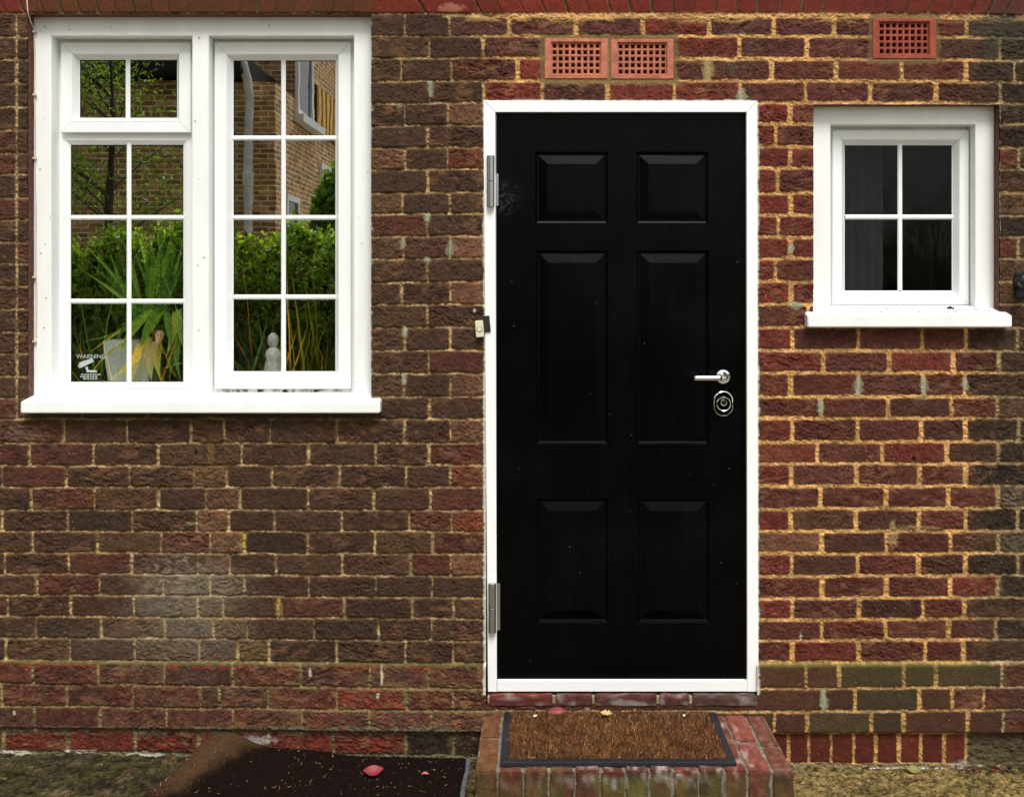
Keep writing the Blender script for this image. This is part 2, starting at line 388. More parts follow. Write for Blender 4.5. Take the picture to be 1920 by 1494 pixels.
# --- colour of bricks
C *= np.clip(1+med*1.3*(1-SM*.5),.3,2)[..., None]; C *= np.clip(1+fine*1.3*(1-SM*.5),.3,2)[..., None]
C *= (1-CREV*0.25)[..., None]
redpatch = sst(.55, .8, vn(U/30+r2*9, V/18, 91))*(1-SM)
C = C*(1+redpatch[..., None]*(np.array([.35, .02, -.05])-0)*0.6)
tanp = sst(0.52, 0.78, fbm(U/20+r3*40, V/11, 4, 95))*sst(.25, .6, r2)*(1-SM)*(1-far*.7)
C = C+(lin((140,100,72))-C)*(tanp*0.75)[..., None]
greyp = sst(0.60, 0.85, fbm(U/20+r1*40, V/16, 3, 99))*(1-SM)*sst(.3, .7, r3)
C = C+(lin((98,88,72))-C)*(greyp*0.65)[..., None]
edge = np.exp(-np.clip(DB-1, 0, 50)/2.2)*(1-SM)*sst(.45, .7, vn(U/12, V/12, 103))
C = C+(lin((150,120,86))-C)*(edge*0.4*(V > 27))[..., None]
MCc = MC*(1+mn*1.1+ (vn(U/50, V/30, 107)-.5)*0.6+(fbm(U/11, V/8, 3, 109)-.5)*.9)[..., None]
dirt = sst(.5, .8, vn(U/18, V/9, 111))*(1-rgt*.6); MCc = MCc*(1-dirt*0.45)[..., None]; brk = sst(.50,.68,fbm(U/13,V/6,3,113))*(1-rgt*.75)*(V>27); MCc = MCc+(lin((96,74,54))-MCc)*(brk*.7)[..., None]
cb = sst(-0.6, 1.0, DB+fine*1.5)[..., None]
COLR = MCc*(1-cb)+C*cb
def blob(cu, cv, su, sv, edge=0.35, seed=1, f=7.0):
    d = np.sqrt(((U-cu)/su)**2+((V-cv)/sv)**2)+(fbm(U/f, V/f, 3, seed)-.5)*1.2
    return sst(1+edge, 1-edge, d)
def paint(c, a):
    global COLR
    COLR = COLR+(lin(c)-COLR)*np.clip(a, 0, 1)[..., None]
# slurred mortar on the lower left and above the door
sl_ = sst(.50, .62, fbm(U/34, V/10, 4, 121))*sst(1236, 1262, V)*sst(1372, 1350, V)*sst(430, 620, U)*sst(925, 900, U)*np.exp(-np.clip(DB, 0, 40)/7)
paint((128,112,74), sl_*.85); H += sl_*0.002
sl2 = sst(.44, .6, fbm(U/30, V/9, 4, 125))*sst(1.5, .4, np.abs(V-36)/9)*sst(840, 870, U); paint((196,158,104), sl2*.8); H += sl2*.002
for (a, b, c, d) in ((1021,1262,74,151), (1634,1753,36,113)):
    dd = np.maximum(np.maximum(a-U, U-b), np.maximum(c-V, V-d)); s_ = sst(11, 5, dd+(fbm(U/9, V/9, 3, 131)-.5)*12)
    paint((122,104,70), s_*.9); H = H*(1-s_)+(0.0075+mn*.002)*s_
# white bloom and lichen
paint((196,186,172), blob(335,1085,58,44,.95,141,12)*.62*sst(.3,.75,fbm(U/8,V/6,3,3))); paint((168,158,142), blob(350,1140,85,70,.98,143,16)*.50*(.35+.8*fbm(U/10,V/8,3,145)))
paint((132,124,108), blob(300,1200,160,34,.98,144,18)*.42*(.4+.8*fbm(U/12,V/9,3,146))); paint((150,140,122), blob(405,1095,56,30,.9,145)*.45)
paint((172,166,150), blob(45,812,28,14,.7,146)*.22)
paint((150,126,62), blob(397,850,7,24,.4,147)*.55); paint((168,140,72), blob(456,1014,6,18,.4,148)*.8); paint((176,150,84), blob(524,1137,7,18,.3,149)*.85)
paint((130,112,70), blob(476,1216,26,16,.4,150)*.6); paint((206,180,140), blob(378,980,30,3,.5,151)*.5); paint((62,58,24), sst(800,786,V)*sst(45,70,U)*sst(712,690,U)*.55)
paint((74,74,30), np.exp(-((V-(1236+U*.008))/3.2)**2)*sst(930,900,U)*.7); paint((90,88,40), np.exp(-((V-1243)/4)**2)*sst(1400,1440,U)*sst(1880,1800,U)*.75)
paint((84,80,40), blob(1700,1262,130,16,.8,153)*.3); paint((78,74,64), blob(1880,60,90,34,.6,155)*.5)
paint((88,84,58), sst(620,640,V)*sst(652,630,V)*sst(1585,1640,U)*sst(1830,1780,U)*np.exp(-np.clip(V-620,0,60)/9)*.9)
# lit orange top edge of the plinth, painted into the brick colour
paint((150,62,38), np.exp(-((V-np.interp(U, BX, [1241,1249,1247,1245]))/2.2)**2)*(cb[..., 0])*sst(930,910,U)*sst(.35,.6,vn(U/26,V/26,9))*.8)
# grey repair dabs
for (a, b, c, d) in ((808,168,6,14),(802,409,6,9),(756,456,7,10),(846,465,9,17),(802,487,7,9),(760,622,6,11),(759,711,6,13),(750,200,5,5),
                     (1482,466,6,7),(1607,724,9,18),(1730,724,8,16),(1807,720,7,11),(1537,762,6,14),(1492,573,9,8),(1541,1307,8,19),(1390,181,10,12)):
    q = blob(a, b, c, d, .18, 160+a, 5.0); paint((150,154,134), q*.95); H = H*(1-q)+(0.0105+fine*.002)*q
qq = blob(1326,132,10,22,.3,188); paint((150,136,96), qq*.9); H = H*(1-qq)+.009*qq
# mended brick and pink chip
q = blob(1672,1000,9,24,.25,190); paint((196,170,120), q*.8); q = blob(1715,990,44,6,.3,191); paint((170,146,104), q*.8); H += q*.003
q = blob(850,18,24,9,.3,192); paint((186,120,104), q*.75)
q = blob(397,985,22,12,.4,193); paint((140,104,86), q*.5)
# white specks of paint and lime
spk = (vn(U/2.1, V/2.1, 201) > 0.965) & (vn(U/60, V/60, 203) > .42) & (V > 40); paint((190,170,130), spk*0.75*(1-SM*.5))
spk2 = (vn(U/2.6, V/2.2, 207) > 0.985) & (V > 27); paint((205,196,176), spk2*0.6)
tsp = (vn(U/2.4, V/2.4, 211) > 0.90)*sst(70, 20, np.hypot((U-1600)/2.2, V-862)); paint((205,160,96), tsp*.8)
for a, b, h_ in ((585,1256,9),(718,1262,16),(711,1298,6),(34,1331,4),(890,582,3),(1500,1192,8)):
    paint((222,214,196), blob(a, b, 2.6, h_, .3, 220, 4))
# dark holes
for a, b in ((370,850),(1712,860)): 
    q = blob(a, b, 3.5, 5, .3, 230); paint((30,16,14), q); H -= q*.006
# white paint and sealant round the openings
ww = (fbm(U/5, V/5, 3, 241)-.5)
def rim(a, b, c, d, wdt, seed):
    dd = np.maximum(np.maximum(a-U, U-b), np.maximum(c-V, V-d)); return sst(wdt+1.2, wdt-1.0, dd+ww*4.5+(vn(U/15, V/15, seed)-.5)*3)
q = rim(907,1421,189,1297,.3,243)*(V < 1297); paint((222,226,218), q); H = H*(1-q)+.008*q
q = rim(1525,1870,200,585,1.2,245)*sst(.4,.6,vn(U/9, V/14, 247)); paint((206,202,186), q*.9)
q = rim(60,698,36,745,.8,249)*sst(.5,.7,vn(U/9, V/10, 251))*(U > 600); paint((196,190,172), q*.8)
# lime along the foot of the wall
foot = np.interp(U, BX, [1404,1413,1430,1430]); q = sst(-4, 1, V-foot+ww*5); paint((116,114,96), q*.8)
for a, b, s1 in ((32,1409,30),(152,1406,28),(277,1414,30)): 
    q = blob(a, b, s1, 4.2, .25, 260, 12); paint((184,186,182), q*.8); H += q*.004
q = blob(470,1385,40,8,.5,262); paint((196,192,200), q*.7)
q = blob(1812,1432,26,10,.5,263); paint((176,172,164), q*.8)
q = blob(1700,1437,70,1.6,.4,264,14); paint((222,222,210), q)
q = sst(1.2, .8, np.abs(V-1364)/9)*sst(930, 900, U)*sst(.38,.55,fbm(U/14,V/5,3,265)); paint((112,112,92), q*.8)
# weathered stone block at the right foot
q = sst(1806, 1816, U+ww*6)*sst(1368, 1374, V+ww*5); paint((88,80,56), q*.85); H = H*(1-q)+(0.004+(fbm(U/11, V/7, 4, 271)-.5)*.016)*q
paint((60,54,46), far*sst(140,20,V)*.45)
COLR = np.clip(COLR, 0.002, 0.9)
# plinth steps forward
pl = np.interp(U, BX, [1235,1243,1242,1240]); pb = np.interp(U, BX, [1359,1368,1369,1369])
H += 0.014*sst(-2.5, 2.5, V-pl)*sst(3, -3, V-pb)
paint((78,54,43), sst(930,860,U)*sst(1246,1236,V)*sst(26,30,V)*cb[...,0]*.35)
paint((100,44,38), sst(1420,1440,U)*sst(1850,1790,U)*sst(1236,1226,V)*cb[...,0]*.28); paint((78,56,44), sst(1850,1890,U)*sst(1100,1230,V)*cb[...,0]*.4)
COLR *= np.array([1.04, 1.0, .88])
COLR *= (0.70+0.22*(1-np.clip(DB+1,0,3)/3)*(V>27))[...,None]
ys = -H
X = (U-960)/S; Z = (1425-V)/S
VT = np.stack([X, ys, Z], -1).reshape(-1, 3)
nr, nc = U.shape
I = np.arange(nr*nc).reshape(nr, nc)
Q = np.stack([I[:-1, :-1], I[1:, :-1], I[1:, 1:], I[:-1, 1:]], -1)
uc = us[:-1]+RES/2; vc = vs[:-1]+RES/2; UC, VC = np.meshgrid(uc, vc)
hole = ((UC > 55) & (UC < 697.5) & (VC > 28) & (VC < 752)) | ((UC > 911) & (UC < 1417) & (VC > 194) & (VC < 1312)) | ((UC > 1523) & (UC < 1871) & (VC > 198) & (VC < 592))
for a, b, c, d in ((1022,1138,75,148), (1146,1261,75.5,148.5), (1635.5,1751.5,37,110)): hole |= (UC > a+2) & (UC < b-2) & (VC > c+2) & (VC < d-2)
Q = Q[~hole]
used = np.zeros(nr*nc, bool); used[Q.ravel()] = True
remap = np.cumsum(used)-1
house = empty('brick_house', (0, 0, 0)); tag(house, 'old brick house front of brown and red handmade bricks with pale pointing', 'house')
mesh_obj('wall', VT[used], remap[Q], M_WALL, house, smooth=True, cols=COLR.reshape(-1, 3)[used])
del VT, Q, U, V, H, C, COLR, MC, MCc, DB, cb

# reveals behind the openings (brick returns)
def reveal(x0, x1, z0, z1, depth, r):
    r.add([(x0, -.004, z0), (x0, depth, z0), (x0, depth, z1), (x0, -.004, z1)], [(0, 1, 2, 3)])
    r.add([(x1, -.004, z0), (x1, depth, z0), (x1, depth, z1), (x1, -.004, z1)], [(0, 1, 2, 3)])
    r.add([(x0, -.004, z1), (x1, -.004, z1), (x1, depth, z1), (x0, depth, z1)], [(0, 1, 2, 3)])
    r.add([(x0, -.004, z0), (x1, -.004, z0), (x1, depth, z0), (x0, depth, z0)], [(0, 1, 2, 3)])
rv = MB(); M_REV = mat('brick_return', (0.10, 0.035, 0.02), 0.9, noise=[(60, .5, U1)], bump=[(150, .003, U1)])
reveal(WX(54), WX(698.5), WZ(755), WZ(27.5), .12, rv); reveal(WX(1522.5), WX(1872), WZ(594), WZ(197), .12, rv); reveal(WX(910), WX(1418), WZ(1313), WZ(193), .06, rv)
rv.build('reveal', M_REV, house)
def brick_tex(name, c1, c2, mc, scale=1.0):
    m = bpy.data.materials.new(name); m.use_nodes = True; N = m.node_tree.nodes; L = m.node_tree.links; p = N['Principled BSDF']; p.inputs['Roughness'].default_value = .9
    ge = N.new('ShaderNodeNewGeometry'); tc = N.new('ShaderNodeTexCoord')
    sp = N.new('ShaderNodeSeparateXYZ'); L.new(tc.outputs['Object'], sp.inputs[0]); cx = N.new('ShaderNodeCombineXYZ')
    ad = N.new('ShaderNodeMath'); ad.operation = 'ADD'; L.new(sp.outputs[0], ad.inputs[0]); L.new(sp.outputs[1], ad.inputs[1])
    L.new(ad.outputs[0], cx.inputs[0]); L.new(sp.outputs[2], cx.inputs[1])
    b = N.new('ShaderNodeTexBrick'); b.inputs['Scale'].default_value = scale; b.inputs['Brick Width'].default_value = .225; b.inputs['Row Height'].default_value = .075
    b.inputs['Mortar Size'].default_value = .011; b.inputs['Mortar Smooth'].default_value = .2; b.inputs['Bias'].default_value = -.1
    b.inputs['Color1'].default_value = (*lin(c1), 1); b.inputs['Color2'].default_value = (*lin(c2), 1); b.inputs['Mortar'].default_value = (*lin(mc), 1)
    L.new(cx.outputs[0], b.inputs['Vector'])
    nz = N.new('ShaderNodeTexNoise'); nz.inputs['Scale'].default_value = 6; nz.inputs['Detail'].default_value = 6; L.new(tc.outputs['Object'], nz.inputs['Vector'])
    mr = N.new('ShaderNodeMapRange'); mr.inputs[1].default_value = .3; mr.inputs[2].default_value = .7; mr.inputs[3].default_value = .6; mr.inputs[4].default_value = 1.35; L.new(nz.outputs[0], mr.inputs[0])
    sc = N.new('ShaderNodeVectorMath'); sc.operation = 'SCALE'; L.new(b.outputs[0], sc.inputs[0]); L.new(mr.outputs[0], sc.inputs['Scale']); L.new(sc.outputs[0], p.inputs['Base Color'])
    bp = N.new('ShaderNodeBump'); bp.inputs['Distance'].default_value = .01; bp.invert = True; L.new(b.outputs[1], bp.inputs['Height']); L.new(bp.outputs[0], p.inputs['Normal'])
    return m
M_BRK = brick_tex('plain_brickwork', (90,52,42), (66,46,38), (170,150,110))
x0, x1 = us[0]/S-960/S, us[-1]/S-960/S; zt = (1425+140)/S
mb = MB(); mb.box(x0-2.4, x1+2.2, 0.0, .25, zt+.001, 5.2); mb.build('upper_wall', M_BRK, house)
mb = MB(); mb.box(x0-2.4, x0-.001, 0.0, .25, -.1, zt); mb.box(x1+.001, x1+2.2, 0, .25, -.1, zt); mb.box(x0-2.4, x0-2.15, .251, 8, -.1, 5.2); mb.box(x1+1.95, x1+2.2, .251, 8, -.1, 5.2); mb.box(x0-2.15, x1+1.95, 7.75, 8, -.1, 5.2); mb.build('side_wall', M_BRK, house)
mb = MB(); a, b = x0-2.7, x1+2.5
mb.add([(a,-.3,5.15),(b,-.3,5.15),(b,4.1,8.2),(a,4.1,8.2),(a,8.4,5.15),(b,8.4,5.15),(a,-.3,5.05),(b,-.3,5.05),(a,8.4,5.05),(b,8.4,5.05)], [(0,1,3,2),(2,3,5,4),(0,1,7,6),(4,5,9,8),(6,7,9,8),(0,2,4,8,6),(1,3,5,9,7)])
mb.f[-7] = mb.f[-7]; mb.build('roof', mat('clay_roof_tiles', (.12,.05,.035), .9, noise=[(8,.3,(1,6,1))]), house)

# air bricks
def airbrick(px0, px1, py0, py1, colr, label):
    x0, x1, z0, z1 = WX(px0), WX(px1), WZ(py1), WZ(py0)
    e = empty('air_brick', ((x0+x1)/2, 0, z0)); tag(e, label, 'air brick', 'terracotta air bricks above the door and small window')
    c = tuple(lin(colr)); dark = tuple(lin(colr)*.8)
    m = MB(); y = -.0105; w, h = x1-x0, z1-z0
    ix0, ix1, iz0, iz1 = x0+w*.10, x1-w*.10, z0+h*.10, z1-h*.075
    m.ring(x0, x1, z0, z1, [(0, .03), (0, y+.0015), (.0015, y)], 0, c)
    # face between outer and inner rectangle
    def q(a, b, cc, d): m.add([(a, y, cc), (b, y, cc), (b, y, d), (a, y, d)], [(0, 1, 2, 3)], c)
    t = .0015
    q(x0+t, ix0, z0+t, z1-t); q(ix1, x1-t, z0+t, z1-t); q(ix0, ix1, z0+t, iz0); q(ix0, ix1, iz1, z1-t)
    yr = y+.007
    m.ring(ix0, ix1, iz0, iz1, [(0, y), (.002, yr)], 0, c)
    NX, NZ = 8, 5; gx0, gx1, gz0, gz1 = ix0+.002, ix1-.002, iz0+.002, iz1-.002
    px_, pz_ = (gx1-gx0)/NX, (gz1-gz0)/NZ
    for i in range(NX):
        for k in range(NZ):
            a0, a1, b0, b1 = gx0+i*px_, gx0+(i+1)*px_, gz0+k*pz_, gz0+(k+1)*pz_
            m.ring(a0, a1, b0, b1, [(0, yr), (px_*.16, yr), (px_*.24, yr+.006), (px_*.27, yr+.05)], 0, c)
    m.build('face', M_TERRA, e, cols=True)
    m = MB(); m.box(x0+.004, x1-.004, .045, .06, z0+.004, z1-.004); m.build('cavity', M_BLACKHOLE, e)
airbrick(1021, 1139, 74, 149, (172,106,82), 'pale terracotta air brick above the door, left one of the joined pair')
airbrick(1145, 1262, 75, 149.5, (166,102,80), 'pale terracotta air brick above the door, right one of the joined pair')
airbrick(1634, 1753, 36, 111.5, (140,70,54), 'deep red terracotta air brick on its own above the small window')

# ================================================================== WINDOWS
def quad_panel(m, x0, x1, z0, z1, y, col=None): m.add([(x0, y, z0), (x1, y, z0), (x1, y, z1), (x0, y, z1)], [(0, 1, 2, 3)], col)
YF, YI, YG = .034, .088, .100
def bar_v(m, px, py0, py1, y, wpx=9):
    x = WX(px, y); w_ = wpx/S*(D+y)/D/2; z0, z1 = WZ(py1, y), WZ(py0, y)
    m.add([(x-w_, y+.004, z0), (x-w_*.55, y, z0), (x+w_*.55, y, z0), (x+w_, y+.004, z0), (x-w_, y+.004, z1), (x-w_*.55, y, z1), (x+w_*.55, y, z1), (x+w_, y+.004, z1)], [(0,1,5,4),(1,2,6,5),(2,3,7,6)])
def bar_h(m, py, px0, px1, y, wpx=9):
    z = WZ(py, y); w_ = wpx/S*(D+y)/D/2; x0, x1 = WX(px0, y), WX(px1, y)
    y2 = y+.0004
    m.add([(x0, y2+.004, z-w_), (x0, y2, z-w_*.4), (x0, y2, z+w_*.55), (x0, y2+.004, z+w_), (x1, y2+.004, z-w_), (x1, y2, z-w_*.4), (x1, y2, z+w_*.55), (x1, y2+.004, z+w_)], [(0,1,5,4),(1,2,6,5),(2,3,7,6)])
def sill(px0, px1, py_top, py_bot, py_back, parent, nm='sill'):
    yf = -.052
    x0, x1 = WX(px0, yf), WX(px1, yf); zt, zb = WZ(py_top, yf), WZ(py_bot, yf); zk = WZ(py_back, YF)
    bm = bmesh.new()
    P = [(yf, zb), (yf, zt), (YF+.03, zk+.006), (YF+.03, zb+.004), (-.010, zb+.004), (-.014, zb)]
    a = [bm.verts.new((x0, y, z)) for y, z in P]; b = [bm.verts.new((x1, y, z)) for y, z in P]
    bm.faces.new(a); bm.faces.new(list(reversed(b)))
    for i in range(len(P)): j = (i+1) % len(P); bm.faces.new((a[i], b[i], b[j], a[j]))
    bmesh.ops.recalc_face_normals(bm, faces=bm.faces)
    bmesh.ops.bevel(bm, geom=[e for e in bm.edges if abs(e.verts[0].co.y-yf) < 1e-4 or abs(e.verts[1].co.y-yf) < 1e-4], offset=.004, segments=3, affect='EDGES')
    m = MB(); m.addbm(bm); return m.build(nm, M_PAINT, parent, smooth=True)
def slab_frame(m, ox0, ox1, oz0, oz1, holes, y, back):
    """painted wooden frame: face at y with rectangular openings, returns going back"""
    xs = sorted({ox0, ox1, *[h[0] for h in holes], *[h[1] for h in holes]}); zs = sorted({oz0, oz1, *[h[2] for h in holes], *[h[3] for h in holes]})
    for i in range(len(xs)-1):
        for k in range(len(zs)-1):
            cx_, cz_ = (xs[i]+xs[i+1])/2, (zs[k]+zs[k+1])/2
            if any(h[0] < cx_ < h[1] and h[2] < cz_ < h[3] for h in holes): continue
            m.box(xs[i], xs[i+1], y, y+.02, zs[k], zs[k+1])
    for h in holes:
        c_ = .0025
        m.ring(h[0]-c_, h[1]+c_, h[2]-c_, h[3]+c_, [(0, y-.0004), (c_+.0008, y+.0026), (c_+.0008, back)], 0)
def sash(parent, r, face_w, bead, yf, yg, nm='sash', raised=True):
    """r=(px0,px1,py0,py1) outer edge at depth yf; face width and bead width in px"""
    px0, px1, py0, py1 = r
    x0, x1, z0, z1 = WX(px0, yf), WX(px1, yf), WZ(py1, yf), WZ(py0, yf); k = (D+yf)/D/S
    m = MB(); fw, bw = face_w*k, bead*k
    pr = [(0, yf+.03), (0, yf+.002), (.002, yf)] if raised else [(0, yf+.0005), (.0005, yf)]
    m.ring(x0, x1, z0, z1, pr+[(fw-.001, yf), (fw, yf+.0012)], .0005)
    o = m.build(nm, M_UPVC, parent)
    m = MB(); m.ring(x0, x1, z0, z1, [(fw, yf+.0012), (fw+.002, yf-.0005), (fw+bw*.8, yg-.004), (fw+bw, yg-.0012)], .0004)
    b = m.build('glazing_bead', M_BEAD, o)
    g = fw+bw; m = MB(); m.ring(x0, x1, z0, z1, [(g-.0004, yg-.0016), (g+.0022, yg-.0014)], 0); m.build('gasket', M_DARK, o)
    return o, (x0+g, x1-g, z0+g, z1-g)
def pane(parent, R, yg, m_=None):
    m = MB(); quad_panel(m, R[0]-.004, R[1]+.004, R[2]-.004, R[3]+.004, yg); return m.build('glass_pane', m_ or M_GLASS, parent)

big = empty('casement_window', (WX(380), 0, WZ(745))); tag(big, 'large white two-light casement window with thin glazing bars, garden mirrored in its glass', 'window')
m = MB()
hl = (WX(96, YF), WX(361, YF), WZ(741, YF), WZ(67, YF)); hr = (WX(391, YF), WX(664, YF), WZ(741, YF), WZ(67, YF))
slab_frame(m, WX(61, YF), WX(702, YF), WZ(760, YF), WZ(30, YF), [hl, hr], YF, .13); m.build('frame', M_PAINT, big)
# inner uPVC frame members, set back
m = MB(); y = YI
def fill(px0, px1, py0, py1, y, mm): quad_panel(mm, WX(px0, y), WX(px1, y), WZ(py1, y), WZ(py0, y), y)
fill(90, 119, 60, 760, y+.002, m); fill(352, 380, 60, 760, y+.002, m); fill(119, 352, 60, 85, y+.002, m); fill(119, 352, 728, 760, y+.002, m); fill(119, 352, 244, 263, y+.002, m)
fill(380, 404, 60, 760, y+.002, m); fill(655, 690, 60, 760, y+.002, m); fill(404, 655, 60, 85, y+.002, m); fill(404, 655, 728, 760, y+.002, m)
m.build('inner_frame', M_UPVC, big)
s1, R1 = sash(big, (114, 357, 80, 249), 20, 10, YI-.014, YG, 'sash')
s2, R2 = sash(big, (119, 353, 260, 728), 1.0, 10.5, YI, YG, 'fixed_light', raised=False)
s3, R3 = sash(big, (402, 658, 79, 729), 22, 10, YI-.014, YG, 'sash')
for s_, R_ in ((s1, R1), (s2, R2), (s3, R3)): pane(s_, R_, YG)
yb = YG-.0055
m = MB(); bar_v(m, 239, 108, 224, yb); m.build('glazing_bars', M_WHITE, s1)
m = MB(); bar_v(m, 241, 268, 718, yb); bar_h(m, 408, 126, 354, yb); bar_h(m, 565, 126, 354, yb); m.build('glazing_bars', M_WHITE, s2)
m = MB(); bar_v(m, 531, 108, 703, yb); [bar_h(m, q_, 430, 634, yb) for q_ in (259, 408, 557)]; m.build('glazing_bars', M_WHITE, s3)
sill(38, 712, 752.5, 775, 741, big)
# grime line under the right sash
m = MB()
for i in range(34):
    px = random.uniform(408, 640); l_ = random.uniform(2, 12); yy = YI-.002
    m.box(WX(px, yy), WX(px+l_, yy), yy-.001, yy+.001, WZ(732+random.uniform(-1, 4), yy), WZ(731, yy))
m.build('grime', M_DIRT, big)
m = MB()
for i in range(26):
    px = random.choice([random.uniform(64, 94), random.uniform(365, 390), random.uniform(668, 694), random.uniform(64, 690)]); py = random.uniform(40, 63) if 95 < px < 364 or 392 < px < 660 else random.uniform(40, 735)
    a = random.uniform(.6, 1.8); yy = YF-.0012; m.box(WX(px-a, yy), WX(px+a, yy), yy, yy+.001, WZ(py+a*random.uniform(.4, 1.5), yy), WZ(py-a*.5, yy))
m.build('dirt_specks', M_DIRT, big)
# warning sticker
def text_mesh(txt, size, name, mat_, parent, loc):
    cu = bpy.data.curves.new(name, 'FONT'); cu.body = txt; cu.size = size; cu.extrude = .0001; cu.offset = -.0002; cu.align_x = 'LEFT'
    t = bpy.data.objects.new('tmp', cu); COL.objects.link(t); bpy.context.view_layer.update()
    me = bpy.data.meshes.new_from_object(t.evaluated_get(bpy.context.evaluated_depsgraph_get())); bpy.data.objects.remove(t)
    me.materials.clear(); me.materials.append(mat_)
    me.transform(Matrix.Translation(loc) @ Matrix.Rotation(PI/2, 4, 'X'))
    return me
ys_ = YG-.0012
st = text_mesh('WARNING', .0215, 'warning_sticker', M_STICK, s2, (WX(143, ys_), ys_, WZ(672, ys_)))
bm = bmesh.new(); bm.from_mesh(st)
def poly(pts): 
    vs_ = [bm.verts.new((WX(a, ys_), ys_, WZ(b, ys_))) for a, b in pts]; bm.faces.new(vs_)
poly([(148,680),(173,671),(176,678),(151,690)]); poly([(160,689),(164,687),(166,694),(181,694),(181,698),(163,698)]); poly([(146,684),(148,683),(150,690),(148,690)])
for k_, (a, b) in enumerate(((152,184),(150,183),(156,178))): 
    xx = a
    while xx < b: 
        w_ = random.uniform(2, 6); poly([(xx,701+k_*4),(xx+w_,701+k_*4),(xx+w_,703+k_*4),(xx,703+k_*4)]); xx += w_+1.4
bm.to_mesh(st); bm.free()
o = link(bpy.data.objects.new('warning_sticker', st), s2); o.matrix_parent_inverse = s2.matrix_world.inverted() if False else Matrix.Identity(4); o['label'] = 'white warning sticker with a camera symbol inside the lower left pane'

small = empty('small_window', (WX(1697), 0, WZ(588))); tag(small, 'small white window of four dark obscured panes right of the door', 'window')
m = MB(); hs = (WX(1557, YF), WX(1829, YF), WZ(579, YF), WZ(233, YF))
slab_frame(m, WX(1518, YF), WX(1867, YF), WZ(600, YF), WZ(199, YF), [hs], YF, .13); m.build('frame', M_PAINT, small)
m = MB(); fill(1550, 1575, 225, 600, y+.002, m); fill(1808, 1840, 225, 600, y+.002, m); fill(1575, 1808, 225, 252, y+.002, m); fill(1575, 1808, 560, 600, y+.002, m); m.build('inner_frame', M_UPVC, small)
s4, R4 = sash(small, (1561, 1817, 244, 572), 17, 10, YI-.014, YG, 'sash'); pane(s4, R4, YG, M_OBSC)
m = MB(); bar_v(m, 1688, 270, 545, yb); bar_h(m, 407, 1585, 1791, yb); m.build('glazing_bars', M_WHITE, s4)
sill(1515, 1898, 591, 614, 577, small)
m = MB()
for i in range(26):
    px = random.uniform(1570, 1880); l_ = random.uniform(1, 4); yy = random.uniform(-.03, .02); pz = 577+(591-577)*(YF-yy)/(YF+.052)
    zz = WZ(pz, yy); m.box(WX(px, yy), WX(px+l_, yy), yy, yy+.004, zz-.001, zz+.0015)
for px, l_ in ((1775,6),(1781,7),(1779,4)): m.box(WX(px, .03), WX(px+l_, .03), .024, .03, WZ(583, .03), WZ(574, .03)+random.uniform(-.005, 0))
m.build('grime', mat('dark_debris', (.03, .025, .02), .9), small)

# rooms behind the glass
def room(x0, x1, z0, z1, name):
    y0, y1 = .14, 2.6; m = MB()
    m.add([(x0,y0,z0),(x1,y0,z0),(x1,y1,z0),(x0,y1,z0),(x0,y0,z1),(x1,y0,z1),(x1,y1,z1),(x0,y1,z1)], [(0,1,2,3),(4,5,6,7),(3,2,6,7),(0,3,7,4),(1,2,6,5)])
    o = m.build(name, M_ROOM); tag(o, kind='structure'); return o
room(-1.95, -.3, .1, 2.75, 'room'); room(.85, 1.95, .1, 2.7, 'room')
m = MB(); m.box(WX(40), WX(700), .131, .42, WZ(728, .13)-.03, WZ(728, .13)); m.build('inner_sill', M_PAINT, big)
ISZ = WZ(728, .13)
m = MB(); NN = 24
for i in range(NN):
    a0 = WX(1560, .3)+i*(WX(1655, .3)-WX(1560, .3))/NN; a1 = a0+(WX(1655, .3)-WX(1560, .3))/NN
    f0 = .3+.003*math.sin(i*1.3); f1 = .3+.003*math.sin((i+1)*1.3); m.add([(a0,f0,1.2),(a1,f1,1.2),(a1,f1,2.55),(a0,f0,2.55)], [(0,1,2,3)])
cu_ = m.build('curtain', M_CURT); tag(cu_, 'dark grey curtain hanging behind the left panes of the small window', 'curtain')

# ================================================================== DOOR
door = empty('front_door', (WX(1165), 0, WZ(1295))); tag(door, 'black six-panel woodgrain front door in a white frame', 'door')
m = MB(); yd = -.013
P_ = lambda px, py, y: (WX(px, y), y, WZ(py, y))
def trap(m, pts, y, yb):   # frame member from four px corners, front at y, inner edge returns to yb
    v = [P_(a, b, y) for a, b in pts]+[(P_(a, b, y)[0], yb, P_(a, b, y)[2]) for a, b in pts]; m.add(v, [(0,1,2,3),(4,5,6,7),(0,1,5,4),(1,2,6,5),(2,3,7,6),(3,0,4,7)])
g_ = .35
trap(m, [(906.5,189),(928.5,210),(931,1275),(931,1295.5),(914.5,1295.5)][0:1]+[(928.5,210+g_),(931.5,1296),(915,1296)], yd, .05)
trap(m, [(1419.5,190),(1422,1296),(1401.5,1296),(1400,210+g_)], yd, .05)
trap(m, [(907.2,188.5),(1419,189.5),(1400-g_,210),(929,210)], yd, .05)
trap(m, [(932.3,1276),(1401,1276),(1401,1295.5),(932.3,1295.5)], yd+.001, .05)
m.build('door_frame', M_DFRAME, door)
m = MB(); yl = .004
m.box(WX(927.5, .0), WX(931, .0), -.008, .03, WZ(1276), WZ(211)); m.box(WX(927), WX(1401), -.004, .03, WZ(212.5), WZ(208)); m.build('door_seal', M_SEAL, door)
